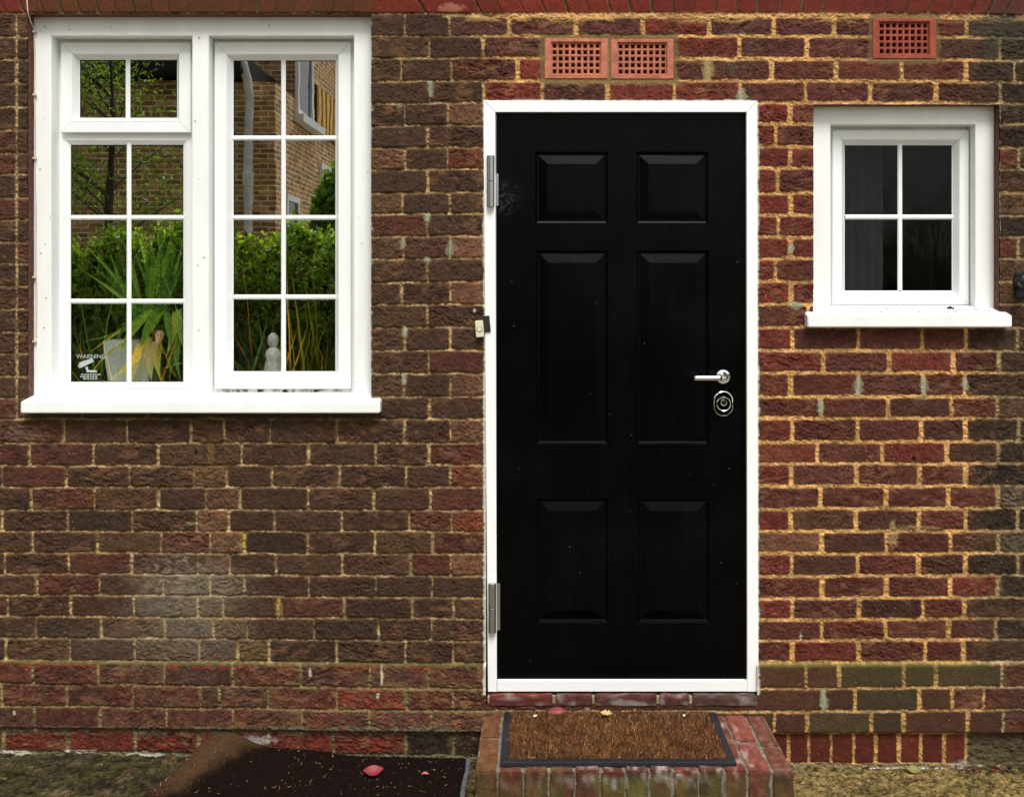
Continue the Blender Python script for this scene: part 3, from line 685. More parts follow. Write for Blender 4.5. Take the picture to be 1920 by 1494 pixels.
def door_dust(m_):
    N = m_.node_tree.nodes; L = m_.node_tree.links; p = N['Principled BSDF']; src = p.inputs['Base Color'].links[0].from_socket
    tc = N.new('ShaderNodeTexCoord'); mix = N.new('ShaderNodeMix'); mix.data_type = 'RGBA'; L.new(src, mix.inputs[6]); mix.inputs[7].default_value = (.05, .055, .06, 1)
    def ramp(sock, a, b):
        mr = N.new('ShaderNodeMapRange'); mr.inputs[1].default_value = a; mr.inputs[2].default_value = b; L.new(sock, mr.inputs[0]); return mr.outputs[0]
    nz = N.new('ShaderNodeTexNoise'); nz.inputs['Scale'].default_value = 75; nz.inputs['Detail'].default_value = 2; L.new(tc.outputs['Object'], nz.inputs['Vector']); speck = ramp(nz.outputs[0], .76, .80)
    d = N.new('ShaderNodeVectorMath'); d.operation = 'DISTANCE'; L.new(tc.outputs['Object'], d.inputs[0]); d.inputs[1].default_value = (WX(942), 0, WZ(370)); near = ramp(d.outputs['Value'], .075, .0)
    n2 = N.new('ShaderNodeTexNoise'); n2.inputs['Scale'].default_value = 130; n2.inputs['Detail'].default_value = 6; L.new(tc.outputs['Object'], n2.inputs['Vector']); r2_ = ramp(n2.outputs[0], .45, .75)
    mu = N.new('ShaderNodeMath'); mu.operation = 'MULTIPLY'; L.new(near, mu.inputs[0]); L.new(r2_, mu.inputs[1])
    n3 = N.new('ShaderNodeTexNoise'); n3.inputs['Scale'].default_value = 3.5; n3.inputs['Detail'].default_value = 6; L.new(tc.outputs['Object'], n3.inputs['Vector']); r3_ = ramp(n3.outputs[0], .5, .9)
    k = N.new('ShaderNodeMath'); k.operation = 'MULTIPLY'; L.new(r3_, k.inputs[0]); k.inputs[1].default_value = .04
    m1 = N.new('ShaderNodeMath'); m1.operation = 'MAXIMUM'; L.new(speck, m1.inputs[0]); L.new(mu.outputs[0], m1.inputs[1]); m2 = N.new('ShaderNodeMath'); m2.operation = 'MAXIMUM'; L.new(m1.outputs[0], m2.inputs[0]); L.new(k.outputs[0], m2.inputs[1])
    L.new(m2.outputs[0], mix.inputs[0]); L.new(mix.outputs[2], p.inputs['Base Color'])
    rr = N.new('ShaderNodeMapRange'); L.new(n3.outputs[0], rr.inputs[0]); rr.inputs[1].default_value = .3; rr.inputs[2].default_value = .7; rr.inputs[3].default_value = .26; rr.inputs[4].default_value = .44; L.new(rr.outputs[0], p.inputs['Roughness'])
door_dust(M_BLACK)
# leaf with six raised and fielded panels
lx0, lx1, lz0, lz1 = WX(930, yl), WX(1401.5, yl), WZ(1275.5, yl), WZ(211.5, yl)
pan = [(1004,1139.5,285,420),(1193.5,1328,285,420),(1006,1140,470,833),(1195,1329,470,833),(1007.5,1140,935,1167),(1197,1330,935,1167)]
HR = [(WX(a, yl), WX(b, yl), WZ(d, yl), WZ(c, yl)) for a, b, c, d in pan]
m = MB()
xs = sorted({lx0, lx1, *[h[0] for h in HR], *[h[1] for h in HR]}); zs = sorted({lz0, lz1, *[h[2] for h in HR], *[h[3] for h in HR]})
for i in range(len(xs)-1):
    for k in range(len(zs)-1):
        a, b = (xs[i]+xs[i+1])/2, (zs[k]+zs[k+1])/2
        if any(h[0] < a < h[1] and h[2] < b < h[3] for h in HR): continue
        quad_panel(m, xs[i], xs[i+1], zs[k], zs[k+1], yl)
m.box(lx0, lx1, yl+.02, yl+.045, lz0, lz1)
leaf = m.build('door_leaf', M_BLACK, door)
M_BLACKP = mat('black_moulded_panel', (0.0007, 0.0007, 0.0011), 0.30, spec=0.075, noise=[(7, 0.5, (9, 1, 0.5))], bump=[(16, 0.0008, (10, 1, 0.45))])
door_dust(M_BLACKP)
for h in HR:
    m = MB(); pr = [(0, yl), (.0015, yl+.002), (.0045, yl+.0075), (.009, yl+.0095), (.0115, yl+.0095), (.014, yl+.0085), (.041, yl+.0005), (.043, yl+.0004)]
    m.ring(*h, pr, 0); quad_panel(m, h[0]+.043, h[1]-.043, h[2]+.043, h[3]-.043, yl+.0004); m.build('raised_panel', M_BLACKP, leaf)
for (pc, p0, p1) in ((920, 292, 388), (923, 1093, 1185)):
    yh = -.02; x = WX(pc, yh); z0, z1 = WZ(p1, yh), WZ(p0, yh); zm = (z0+z1)/2; m = MB()
    for a, b in ((z0, zm-.0006), (zm+.0006, z1)): m.tube([(x, yh, a), (x, yh, a+.001), (x, yh, b-.001), (x, yh, b)], [.012, .0132, .0132, .012], 20)
    m.box(x+.004, x+.026, -.012, .003, z0+.004, z1-.06 if p0 < 500 else z1-.004, b=.0008); m.build('hinge', M_STEEL, door, smooth=True)
# lever handle
hx, hz = WX(1355.5, 0), WZ(706, 0)
m = MB(); m.stadium(hx, hz, 0, [(.0245, yl), (.0245, -.003), (.0235, -.005), (.017, -.0065), (.0165, -.0062), (.009, -.0062)], 40); rose = m.build('handle_rose', M_CHROME, door, smooth=True)
m = MB()
m.tube([(hx, -.004, hz), (hx, -.030, hz), (hx-.001, -.040, hz), (hx-.006, -.047, hz), (hx-.016, -.050, hz-.0005)], [.0085, .0085, .009, .0095, .0095], 20)
xa, xb = WX(1301, -.05), WX(1349, -.05); m.tube([(xb, -.0505, hz-.0005), (xa+.012, -.0505, hz-.001), (xa+.004, -.0505, hz-.001), (xa+.001, -.0505, hz-.001), (xa, -.0505, hz-.001)], [.0094, .0096, .0094, .0078, .004], 20)
m.build('lever', M_CHROME, rose, smooth=True)
kx, kz = WX(1356, 0), WZ(756.5, 0)
m = MB(); m.stadium(kx, kz, .0105, [(.0335, yl), (.0335, -.002), (.0315, -.0045), (.0295, -.0035), (.0285, -.001), (.0200, -.001)], 48); esc = m.build('lock_escutcheon', mat('black_chrome', (.05,.05,.05), .08, metal=1.0), door, smooth=True)
m = MB(); m.stadium(kx, kz, .0105, [(.0338, -.001), (.0336, -.004), (.0318, -.0062), (.0300, -.0045)], 48); m.f.pop(); m.build('rim', M_CHROME, esc, smooth=True)
m = MB(); m.stadium(kx+.0005, kz-.001, 0, [(.0265, -.001), (.0255, -.007), (.0235, -.010), (.0215, -.0085)], 48); m.f.pop(); m.build('inner_ring', M_CHROME, esc, smooth=True)
m = MB(); m.stadium(kx, kz+.004, 0, [(.0115, -.001), (.0115, -.011), (.0100, -.013), (.0085, -.0115), (.004, -.0115)], 32); m.build('lock_cylinder', M_CHROME, esc, smooth=True)
# door bell and the plate beside it
bell = empty('doorbell', (WX(900), -.02, WZ(616)), (0, math.radians(-4.5), 0)); tag(bell, 'small cream doorbell with a round button, tilted beside the door frame', 'doorbell')
def local_obj(mb_, name, mat_, parent, smooth=False):
    o = mb_.build(name, mat_, None, smooth); o.parent = parent; return o
m = MB(); m.box(-.0135, .0135, -.008, .014, -.0285, .0285, b=.0022); local_obj(m, 'housing', M_CREAM, bell, True)
m = MB(); m.stadium(0, -.001, 0, [(.0098, -.0082), (.0098, -.0088), (.0085, -.0088)], 32); m.f.pop(); local_obj(m, 'button_ring', M_DARK, bell)
m = MB(); m.stadium(0, -.001, 0, [(.0083, -.0082), (.0083, -.0100), (.0075, -.0108), (.002, -.0106)], 32); local_obj(m, 'button', M_CREAM, bell, True)
pt = empty('adhesive_plate', (WX(913), -.016, WZ(607)), (0, math.radians(-5), 0)); tag(pt, 'small black adhesive plate left on the white door frame beside the doorbell', 'plate')
m = MB(); m.box(-.0115, .0115, -.002, .003, -.0275, .0275, b=.0006); local_obj(m, 'backing', mat('black_tape', (.006,.006,.006), .6, noise=[(90, .8, U1)], bump=[(90,.002,U1)]), pt)
m = MB()
for i in range(6): a = random.uniform(-.008, .006); b = random.uniform(-.018, .006); m.box(a, a+.0035, -.0026, -.0018, b, b+.0025)
local_obj(m, 'residue', mat('tape_residue', (.05,.04,.035), .8), pt)

# cable down the left edge of the window
m = MB(); yc = .012
pts = [P_(49.5, -40, -.014), P_(50.5, 0, -.014), P_(52, 22, -.014), P_(57, 40, yc-.006), P_(62.5, 52, .022), P_(64.5, 62, .028)]+[P_(64.2+.6*math.sin(i*1.7)+i*.3, 70+i*40, .030) for i in range(15)]
m.tube(pts, .0021, 8); cab = m.build('cable', M_CABLE, smooth=True); tag(cab, 'thin pale cable clipped down the left edge of the large window', 'cable')
for py in (60, 178, 297, 520, 640):
    m = MB(); m.box(WX(61, .028), WX(68, .028), .023, .033, WZ(py+2.2, .028), WZ(py-2.2, .028), b=.001); o = m.build('clip', M_CABLE, cab); o.matrix_parent_inverse = Matrix.Identity(4)

# round black fitting at the right edge
fx, fz = WX(1921, -.05), WZ(528, -.05)
kn = empty('wall_knob', (fx, 0, fz)); tag(kn, 'round glossy black fitting on the wall at the right edge by the small window', 'wall fitting')
m = MB(); m.stadium(fx, fz, 0, [(.020, -.006), (.020, -.02), (.012, -.028), (.012, -.04), (.024, -.044), (.0285, -.052), (.0285, -.060), (.024, -.070), (.014, -.075), (.004, -.076)], 32); m.build('knob', M_DARK, kn, smooth=True)
m = MB(); m.box(fx-.016, fx+.02, -.022, -.0, fz-.055, fz+.03, b=.003); m.build('bracket', M_DARK, kn)

# ================================================================== DOORSTEP
step = empty('brick_doorstep', (WX(1168), -.2, 0)); tag(step, 'low doorstep of weathered red bricks on edge, mossy and whitened, under the door', 'doorstep')
ZS, YS = .163, -.404
def brick3d(m, x0, x1, y0, y1, z0, z1, col, seed, r=.004, amp=.0022, white=None):
    bm = bmesh.new(); bmesh.ops.create_cube(bm, size=1.0)
    bmesh.ops.transform(bm, matrix=Matrix.Translation(((x0+x1)/2, (y0+y1)/2, (z0+z1)/2)) @ Matrix.Diagonal((x1-x0, y1-y0, z1-z0, 1)), verts=bm.verts)
    bmesh.ops.bevel(bm, geom=bm.edges[:], offset=r, segments=2, affect='EDGES')
    bmesh.ops.subdivide_edges(bm, edges=[e for e in bm.edges if e.calc_length() > .02], cuts=9, use_grid_fill=True)
    for v in bm.verts:
        q = v.co*28+Vector((seed*3.1, 0, 0)); v.co += Vector((mnoise.noise(q), mnoise.noise(q+Vector((9, 4, 2))), mnoise.noise(q+Vector((1, 7, 5)))))*amp*1.6+mnoise.noise_vector(v.co*90+Vector((seed, 0, 0)))*amp*.45
    base = len(m.v); m.addbm(bm, col)
    for i in range(base, len(m.v)):
        v = Vector(m.v[i]); c = np.array(col)*(.78 if v.y > YS+.012 else .5); n = mnoise.noise(v*22+Vector((seed, 1, 0))); n2 = mnoise.noise(v*55+Vector((3, seed, 0))); n3 = mnoise.noise(v*9+Vector((8, 2, 5)))  # front face colour cut further, imitating the weaker light there
        c = c*(1+.45*n2)
        if white: c = white(v, c, n, n2, n3)
        m.c[i] = tuple(np.clip(c, .003, .8))
LW, LMOSS, LDK = lin((196,190,186)), lin((92,92,44)), lin((44,36,26))
def step_tint(v, c, n, n2, n3):
    front = v.y < YS+.012 and v.z < ZS-.012
    if front:
        mid = max(0, 1-abs(v.x-.33)/.42); a = max(0, min(1, n3*1.6+.7+n*.8))*(.45+.55*mid); c = c+(LMOSS-c)*a*.75
        dk = max(0, min(1, (n+n3)*1.3)); c = c+(LDK-c)*dk*.75
        if v.z > ZS-.042: c = c+(LW*.6-c)*max(0, min(1, (v.z-(ZS-.035))*26+n2*1.6+n*.9))*mid*.7
    else:
        if v.x > .2: c = c+(LW-c)*max(0, min(1, n*1.5+n2*1.6-.12))*.42*(1 if v.x < .745 else .2)
        else: c = c+(lin((104,84,50))-c)*max(0, min(1, n2*1.5+n*.8+.3))*.5
    return c
m = MB(); bx0, bx1 = WX(905), WX(1431)
jf = [932.5, 982, 1029, 1078, 1126, 1171.6, 1217, 1262, 1310, 1358, 1402, 1448]
edges = [bx0]+[WX(1010+(p-1010)/1.1396) for p in jf]+[bx1]
for i in range(len(edges)-1):
    a, b = edges[i]+.0028, edges[i+1]-.0028
    colr = [(110,66,42), (106,56,42), (104,64,44), (96,58,40), (110,66,50), (104,50,38), (96,60,44), (100,62,42), (110,56,42), (98,60,42), (120,60,46), (128,70,56), (108,62,46)][i]
    cut = YS+.215 if i % 2 == 0 else YS+.19
    if i == 12: cut = YS+.16
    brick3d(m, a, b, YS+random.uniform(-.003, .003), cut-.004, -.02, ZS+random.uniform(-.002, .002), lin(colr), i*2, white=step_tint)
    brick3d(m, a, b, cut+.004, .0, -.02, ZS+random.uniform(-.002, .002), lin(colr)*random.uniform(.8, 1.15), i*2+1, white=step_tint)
m.build('brickwork', M_STEP, step, smooth=True, cols=True)
m = MB(); m.box(bx0+.003, bx1-.003, YS+.005, .0, -.03, ZS-.0045); mo = m.build('mortar_bed', mat('grey_mortar', (.15,.135,.095), .95, noise=[(60,.4,U1),(15,.3,U1)], bump=[(150,.004,U1)]), step)
m = MB(); tj = [915, 1039, 1113, 1234, 1296, 1422]; ty = -.030
def th_tint(v, c, n, n2, n3):
    if v.z > .222: c = c*1.4  # top of the course lightened in colour to look lit
    return c+(lin((150,146,140))-c)*max(0, min(1, n*1.4+n2*1.6-.15))*.5
for i in range(5):
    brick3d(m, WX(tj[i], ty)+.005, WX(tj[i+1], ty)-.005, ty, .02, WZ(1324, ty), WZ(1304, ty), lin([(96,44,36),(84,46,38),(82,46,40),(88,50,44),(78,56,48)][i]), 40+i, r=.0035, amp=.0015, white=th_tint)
m.build('threshold_course', M_STEP, step, smooth=True, cols=True)
m = MB(); m.box(WX(915), WX(1422), -.022, .02, ZS-.006, WZ(1304, -.02)-.003); m.build('threshold_mortar', mat('buff_mortar', (.30,.24,.14), .95, noise=[(60,.4,U1)], bump=[(150,.004,U1)]), step)

# ================================================================== FIBRES / LEAVES
def blades(P, Dv, L, W, cols, bend=.3):
    """thin curved blades: P base (n,3), Dv direction, L length, W width"""
    n = len(P); Dv = Dv/np.linalg.norm(Dv, axis=1, keepdims=True)
    side = np.cross(Dv, RNG.normal(size=(n, 3))); side /= np.linalg.norm(side, axis=1, keepdims=True)
    bd = RNG.normal(size=(n, 3))*bend
    m1 = P+Dv*L[:, None]*.5+bd*L[:, None]*.15; m2 = P+(Dv+bd*.6)*L[:, None]
    v = np.stack([P-side*W[:, None], P+side*W[:, None], m1-side*W[:, None]*.9, m1+side*W[:, None]*.9, m2], 1).reshape(-1, 3)
    b = (np.arange(n)*5)[:, None]
    tri = np.concatenate([b+np.array([[0, 1, 3]]), b+np.array([[0, 3, 2]]), b+np.array([[2, 3, 4]])], 0)
    return v, tri, np.repeat(cols, 5, 0)
# --- doormat on the step
mat1 = empty('doormat', (WX(1142), -.19, ZS)); tag(mat1, 'brown coir doormat with a black rubber border lying on the brick step', 'doormat')
ax0, ax1, ay0, ay1 = WX(945.5), WX(1339.8), -.372, -.006
ztop = ZS+.004
m = MB()
bm = bmesh.new()
def matframe(m, x0, x1, y0, y1, w_, z0, z1):
    pr = [(0, z0), (.001, z1-.001), (.003, z1), (w_-.002, z1), (w_, z1-.003)]
    n = len(pr); C_ = [[(x0+i, y0+i), (x1-i, y0+i), (x1-i, y1-i), (x0+i, y1-i)] for i, z in pr]
    SEG = 14
    for s_ in range(4):
        v = []
        for j_, (i, z) in enumerate(pr):
            a = Vector(C_[j_][s_]); b = Vector(C_[j_][(s_+1) % 4])
            for t in range(SEG+1):
                p = a.lerp(b, t/SEG); v.append((p.x, p.y, z+.0015*mnoise.noise(Vector((p.x*6, p.y*6, 0)))))
        f = [(j_*(SEG+1)+t, j_*(SEG+1)+t+1, (j_+1)*(SEG+1)+t+1, (j_+1)*(SEG+1)+t) for j_ in range(n-1) for t in range(SEG)]
        m.add(v, f)
matframe(m, ax0, ax1, ay0, ay1, .026, ZS, ZS+.012); m.build('rubber_border', M_RUBBER, mat1, smooth=True)
m = MB(); m.box(ax0+.02, ax1-.02, ay0+.02, ay1-.015, ZS+.001, ZS+.009); m.build('backing', M_COIRBED, mat1)
n = 62000; fx_ = RNG.uniform(ax0+.025, ax1-.025, n); fy_ = RNG.uniform(ay0+.025, ay1-.012, n)
tuft = vn(fx_*70, fy_*70, 5); P = np.stack([fx_, fy_, np.full(n, ZS+.007)], 1)
gr = (np.abs(fx_-(ax0+.105)) < .003) & (fy_ < -.12) & (fy_ > -.26) | (np.abs(fy_+.275) < .004) & (fx_ > ax0+.10) & (fx_ < ax1-.10) | (np.abs(fy_+.075) < .004) & (fx_ > ax0+.06) & (fx_ < ax1-.06)
Dv = np.stack([RNG.normal(0, .45, n), RNG.normal(-.12, .45, n), np.full(n, 1.0)], 1)
Dv[:, 0] += (tuft-.5)*1.2; Dv[:, 1] += (vn(fx_*60, fy_*60, 9)-.5)*1.2
base = lin((136,90,54)); br = RNG.uniform(.25, 1.35, n)*(0.15+1.5*fbm(fx_*60, fy_*60, 2, 13))*(1-.45*gr)
cl = base*br[:, None]; li = RNG.random(n) < .05; cl[li] = lin((216,170,110)); dk = RNG.random(n) < .30; cl[dk] *= .3
Lf = RNG.uniform(.005, .012, n)*(1-.55*gr)*(0.85+.5*vn(fx_*24, fy_*24, 17))
v, f, c = blades(P, Dv, Lf, RNG.uniform(.0004, .0008, n), cl, 1.1); mesh_obj('coir_pile', v, f, M_FIBRE, mat1, cols=c)['kind'] = 'stuff'

# --- dark mat on the ground, curled against the wall
def zpath(x): return np.interp(x, [-1.75, -.9, 0.0, .9, 1.75], [.026, .014, 0, -.022, -.027])
dm = empty('dark_mat', (-.65, -.2, 0)); tag(dm, 'dark coir mat on the ground under the wall, its left corner humped up', 'doormat')
gx = np.linspace(WX(318), WX(880), 190); gy = np.linspace(-.60, -.012, 90)
GX, GY = np.meshgrid(gx, gy)
pxs = 960+GX*S
def hump(px, yy):
    a = np.exp(-((px-425)/62.0)**2)*.078*np.exp(-((yy+.02)/.13)**2)
    b = np.exp(-((px-560)/70.0)**2)*.022*np.exp(-((yy+.02)/.1)**2)
    l_ = sst(-300, 60, px-420+0*px)*0
    return a+b
# left edge curves round the hump
lefte = 960+S*np.interp(gy, [-.6, -.30, -.18, -.08, -.03, -.012], [WX(300), WX(318), WX(335), WX(352), WX(366), WX(384)])
T = (pxs-pxs[:, :1])/(pxs[:, -1:]-pxs[:, :1]); righte = 960+S*np.interp(gy, [-.6, -.012], [WX(876), WX(884)])
PXM = lefte[:, None]+T*(righte-lefte)[:, None]; GX = (PXM-960)/S
GZ = zpath(GX)+.012+hump(PXM, GY)+.002*(fbm(GX*14, GY*14, 3, 5)-.5)
edge_ = sst(0, .05, T); GZ = zpath(GX)-.002+(GZ-zpath(GX)+.002)*edge_*sst(0, .03, 1-T)
Vm = np.stack([GX, GY, GZ], -1).reshape(-1, 3); r_, c_ = GX.shape; I = np.arange(r_*c_).reshape(r_, c_)
Qm = np.stack([I[:-1, :-1], I[:-1, 1:], I[1:, 1:], I[1:, :-1]], -1).reshape(-1, 4)
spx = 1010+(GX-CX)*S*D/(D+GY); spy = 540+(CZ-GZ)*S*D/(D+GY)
lit_ridge = sst(18, -26, spy-np.interp(spx, [330, 400, 470, 520, 560], [1490, 1432, 1402, 1388, 1370])+(fbm(GX*22, GY*22, 3, 8)-.5)*30)  # lit ridge of the hump, painted lighter along a line in view space
cm = lin((18,7,4))+(lin((70,50,33))-lin((18,7,4)))*lit_ridge[..., None]
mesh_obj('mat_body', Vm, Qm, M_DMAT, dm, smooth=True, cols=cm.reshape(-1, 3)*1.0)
n = 30000; ri = RNG.integers(0, r_-1, n); ci = RNG.integers(0, c_-1, n); P = np.stack([GX, GY, GZ], -1)[ri, ci]+RNG.normal(0, .002, (n, 3))*np.array([1, 1, 0])
cl = cm[ri, ci]*RNG.uniform(.4, 1.5, (n, 1)); ridge_n = lit_ridge[ri, ci]
lt = RNG.random(n) < .02*(.2+1.8*vn(P[:,0]*9, P[:,1]*9, 3)); cl[lt] = lin((180,136,86))*RNG.uniform(.4, 1.2, (lt.sum(), 1))
Dv = np.stack([RNG.normal(0, 1, n), RNG.normal(0, 1, n), np.full(n, 1.1)], 1); Lf = RNG.uniform(.004, .009, n); Lf[lt] = RNG.uniform(.005, .011, lt.sum()); Dv[lt, 2] = .35
Wf = RNG.uniform(.0003, .0006, n); Wf[lt] = RNG.uniform(.0005, .0009, lt.sum())
v, f, c = blades(P, Dv, Lf, Wf, cl, .8); mesh_obj('coir_pile', v, f, M_FIBRE, dm, cols=c)['kind'] = 'stuff'
m = MB(); rp = [(WX(879+3*math.sin(i*.5)*.4), -.03-i*.02, zpath(np.array(-.1))+.012) for i in range(26)]
m.tube(rp, .0085, 8); m.build('woven_edge', mat('grey_woven_binding', (.10,.11,.115), .8, noise=[(120,.9,(1,3,1))], bump=[(200,.004,(1,3,1))]), dm, smooth=True)

# ================================================================== GROUND
gxs = np.arange(-2.05, 2.06, .004); gys = np.arange(-.62, .0005, .004)
GX, GY = np.meshgrid(gxs, gys)
rr_ = fbm(GX*22, GY*22, 4, 3)-.5; f2 = fbm(GX*120, GY*120, 3, 9)-.5
lf = sst(.25, -.25, GX)
GZ = zpath(GX)+rr_*(.006+.014*lf)+f2*(.002+.004*lf)
pit = sst(.80, .9, vn(GX*75, GY*75, 15)); GZ -= pit*.004
gc = lin((150,128,78))+(lin((84,76,48))-lin((150,128,78)))*lf[..., None]
mo1 = sst(.45, .7, fbm(GX*9, GY*14, 3, 21)); gc = gc+(lin((98,96,44))-gc)*(mo1*(.55-.1*lf))[..., None]
da = sst(.5, .72, fbm(GX*30, GY*34, 4, 27)); gc = gc+(lin((46,38,26))-gc)*(da*(.25+.5*lf))[..., None]
pk = sst(.6, .75, fbm(GX*16, GY*20, 3, 33)); gc = gc+(lin((176,140,104))-gc)*(pk*.4)[..., None]
gr_ = fbm(GX*55, GY*60, 4, 51)-.5; GZ += gr_*.008; gc *= np.clip(1+f2*2.0+gr_*1.8, .15, 2.2)[..., None]*(.60-.14*lf)[..., None]; gc = gc*(1-pit*.6)[..., None]
lit = (vn(GX*160, GY*160, 39) > .95); gc = gc+(lin((176,150,120))-gc)*(lit*.5)[..., None]
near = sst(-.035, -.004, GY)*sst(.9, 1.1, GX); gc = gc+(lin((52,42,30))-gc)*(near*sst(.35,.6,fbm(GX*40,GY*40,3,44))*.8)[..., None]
r_, c_ = GX.shape; I = np.arange(r_*c_).reshape(r_, c_)
Vg = np.stack([GX, GY, GZ], -1).reshape(-1, 3); Qg = np.stack([I[:-1, :-1], I[:-1, 1:], I[1:, 1:], I[1:, :-1]], -1).reshape(-1, 4)
tag(mesh_obj('path', Vg, Qg, M_GROUND, None, smooth=True, cols=np.clip(gc, .004, .7).reshape(-1, 3)), kind='structure')
m = MB(); m.add([(-60,-60,-.05),(60,-60,-.05),(60,.5,-.05),(-60,.5,-.05)], [(0,1,2,3)])
tag(m.build('ground', mat('garden_paving', (.22,.19,.13), .9, noise=[(3,.3,U1),(30,.3,U1)], bump=[(20,.02,U1)])), kind='structure')
m = MB(); m.add([(-2.05,-.62,.02),(2.05,-.62,-.03),(2.05,-.8,-.052),(-2.05,-.8,-.052)], [(0,1,2,3)]); 

# debris along the foot of the wall on the right
def leafmesh(m, cx, cy, cz, L_, W_, rot, col, curl=.25, lobes=0, tilt=0.0, seg=8):
    pts = []; n_ = seg
    R_ = Matrix.Rotation(rot, 3, 'Z') @ Matrix.Rotation(tilt, 3, 'X')
    v = []; f = []
    for i in range(n_+1):
        t = i/n_; w_ = W_*math.sin(PI*min(1, t*1.02+.0))**.8*(1+(.45*math.cos(t*PI*lobes*2) if lobes else 0)) if 0 < t < 1 else 0.0004
        for s_ in (-1, -.5, 0, .5, 1):
            p = Vector(((t-.5)*L_, s_*w_, curl*L_*((t-.5)**2)*2+abs(s_)*w_*.35)); v.append(R_ @ p+Vector((cx, cy, cz)))
    for i in range(n_):
        for k in range(4): a = i*5+k; f.append((a, a+1, a+6, a+5))
    c2 = []
    m.add(v, f, tuple(lin(col)))
def fallen(name, label, px, py, y_, z_, L_, W_, rot, col, **k):
    x = WX(px, y_); e = MB(); leafmesh(e, x, y_, z_, L_, W_, rot, col, **k)
    o = e.build(name, M_DRYLEAF, smooth=True, cols=True)
    return tag(o, label, 'leaf', 'fallen leaves around the mats and doorstep')
def ydepth(py, z): # depth of a point at height z seen at row py
    return (CZ-z)*S*D/(py-540)-D
def fl(label, px, py, z, *a, **k): return fallen('fallen_leaf', label, px, py, ydepth(py, z), z, *a, **k)
fl('crimson fallen leaf, the larger of two on the dark mat', 700, 1446, .034, .066, .019, .22, (132,38,46), curl=.35, tilt=.5)
fl('small pale pink leaf on the dark mat near its woven edge', 797, 1449, .030, .026, .006, 0, (168,92,94), curl=-.3, tilt=.2)
o = fallen('fallen_leaf', 'dull red curled leaf against the threshold behind the doormat', 1045, 1322, -.036, ZS+.022, .062, .012, .05, (150,70,70), curl=-.35, tilt=1.1)
fl('pale tan lobed leaf lying at the back of the coir doormat', 1137, 1337, ZS+.024, .042, .011, -.35, (190,156,104), curl=.1, lobes=3, tilt=.35)
fl('tiny cream leaf at the back left corner of the coir doormat', 1003, 1342, ZS+.024, .018, .004, .6, (220,200,160), tilt=.3)
fl('tiny white leaf near the back right corner of the coir doormat', 1283, 1341, ZS+.024, .012, .004, -1, (230,214,196), tilt=.4)
fl('yellow green leaf fallen at the foot of the red soldier bricks', 1714, 1443, -.014, .052, .014, -.12, (118,112,58), curl=.3, tilt=.6)
for i, (px, py) in enumerate(((1188,1321),(1199,1320))):
    fallen('fallen_leaf', ('curled brown leaf scrap standing behind the mat, left of a close pair', 'curled brown leaf scrap standing behind the mat, right of a close pair')[i], px, py, -.034, ZS+.022, .022, .006, 1.1+i, (150,100,56), tilt=1.2, curl=.5)
m = MB()
for i in range(70):
    px = random.uniform(1800, 1940) if i % 3 else random.uniform(1500, 1900); x = WX(px); yy = -random.uniform(.008, .045 if px > 1800 else .018)
    leafmesh(m, x, yy, -.022+random.uniform(0, .012), random.uniform(.008, .03), random.uniform(.002, .006), random.uniform(0, 6), random.choice([(60,36,22),(96,58,34),(40,30,20),(150,120,84),(116,44,28),(70,60,36)]), tilt=random.uniform(-.6, .6), seg=4)
tag(m.build('leaf_litter', M_DRYLEAF, cols=True), kind='stuff')
m = MB()
for (px, dx, L_) in ((1916, -.3, .06), (1912, .2, .05), (1922, -.05, .07), (1905, -.8, .04)):
    x = WX(px); b0 = Vector((x, -.03, -.02)); pts = [b0+Vector((dx*L_*t*t, -.01*t, L_*t)) for t in (0, .3, .6, 1)]
    for q in range(3):
        a, b = pts[q], pts[q+1]; w0, w1 = .004*(1-q*.25), .004*(1-(q+1)*.3); m.add([a-Vector((w0,0,0)), a+Vector((w0,0,0)), b+Vector((w1,0,0)), b-Vector((w1,0,0))], [(0,1,2,3)], tuple(lin((70,112,60))))
tag(m.build('weed', M_LEAF, cols=True), 'small green weed growing at the foot of the wall at the right edge', 'weed')

# ================================================================== THINGS INSIDE THE LARGE WINDOW
plant = empty('potted_plant', (WX(285, .3), .3, ISZ)); tag(plant, 'strap-leaved green plant with dried yellow lower leaves behind the left window light', 'plant')
m = MB()
def strap(a, b, ya, yb_, wpx, col, sag=.0, seg=9):
    pa = Vector(P_(a[0], a[1], ya)); pb = Vector(P_(b[0], b[1], yb_)); w_ = wpx/S/2*1.35; d = pb-pa; side = Vector((d.z, 0, -d.x)).normalized()
    v = []; f = []
    for i in range(seg+1):
        t = i/seg; p = pa.lerp(pb, t)+side*sag*d.length*math.sin(PI*t)*1.0; ww_ = w_*(.35+.65*math.sin(PI*min(1, .25+t*.75)))*(1-t**3)+.0006
        v += [p-side*ww_, p+Vector((0, .3*ww_, 0)), p+side*ww_]
    for i in range(seg):
        for k in range(2): q = i*3+k; f.append((q, q+1, q+4, q+3))
    c = np.clip(lin(col)*random.uniform(.8, 1.2), 0, 1); m.add(v, f, tuple(c))
G1, G2, G3, YL, DR = (120,170,50), (80,130,40), (160,200,80), (220,214,100), (250,232,160)
for b in ((150,450),(166,447),(152,506),(158,485),(214,443),(230,452),(205,470)): strap((262+random.uniform(-6,6),582), b, .20, random.uniform(.15,.30), random.uniform(5,9), random.choice([G1,G2,G3]), random.uniform(-.04,.05))
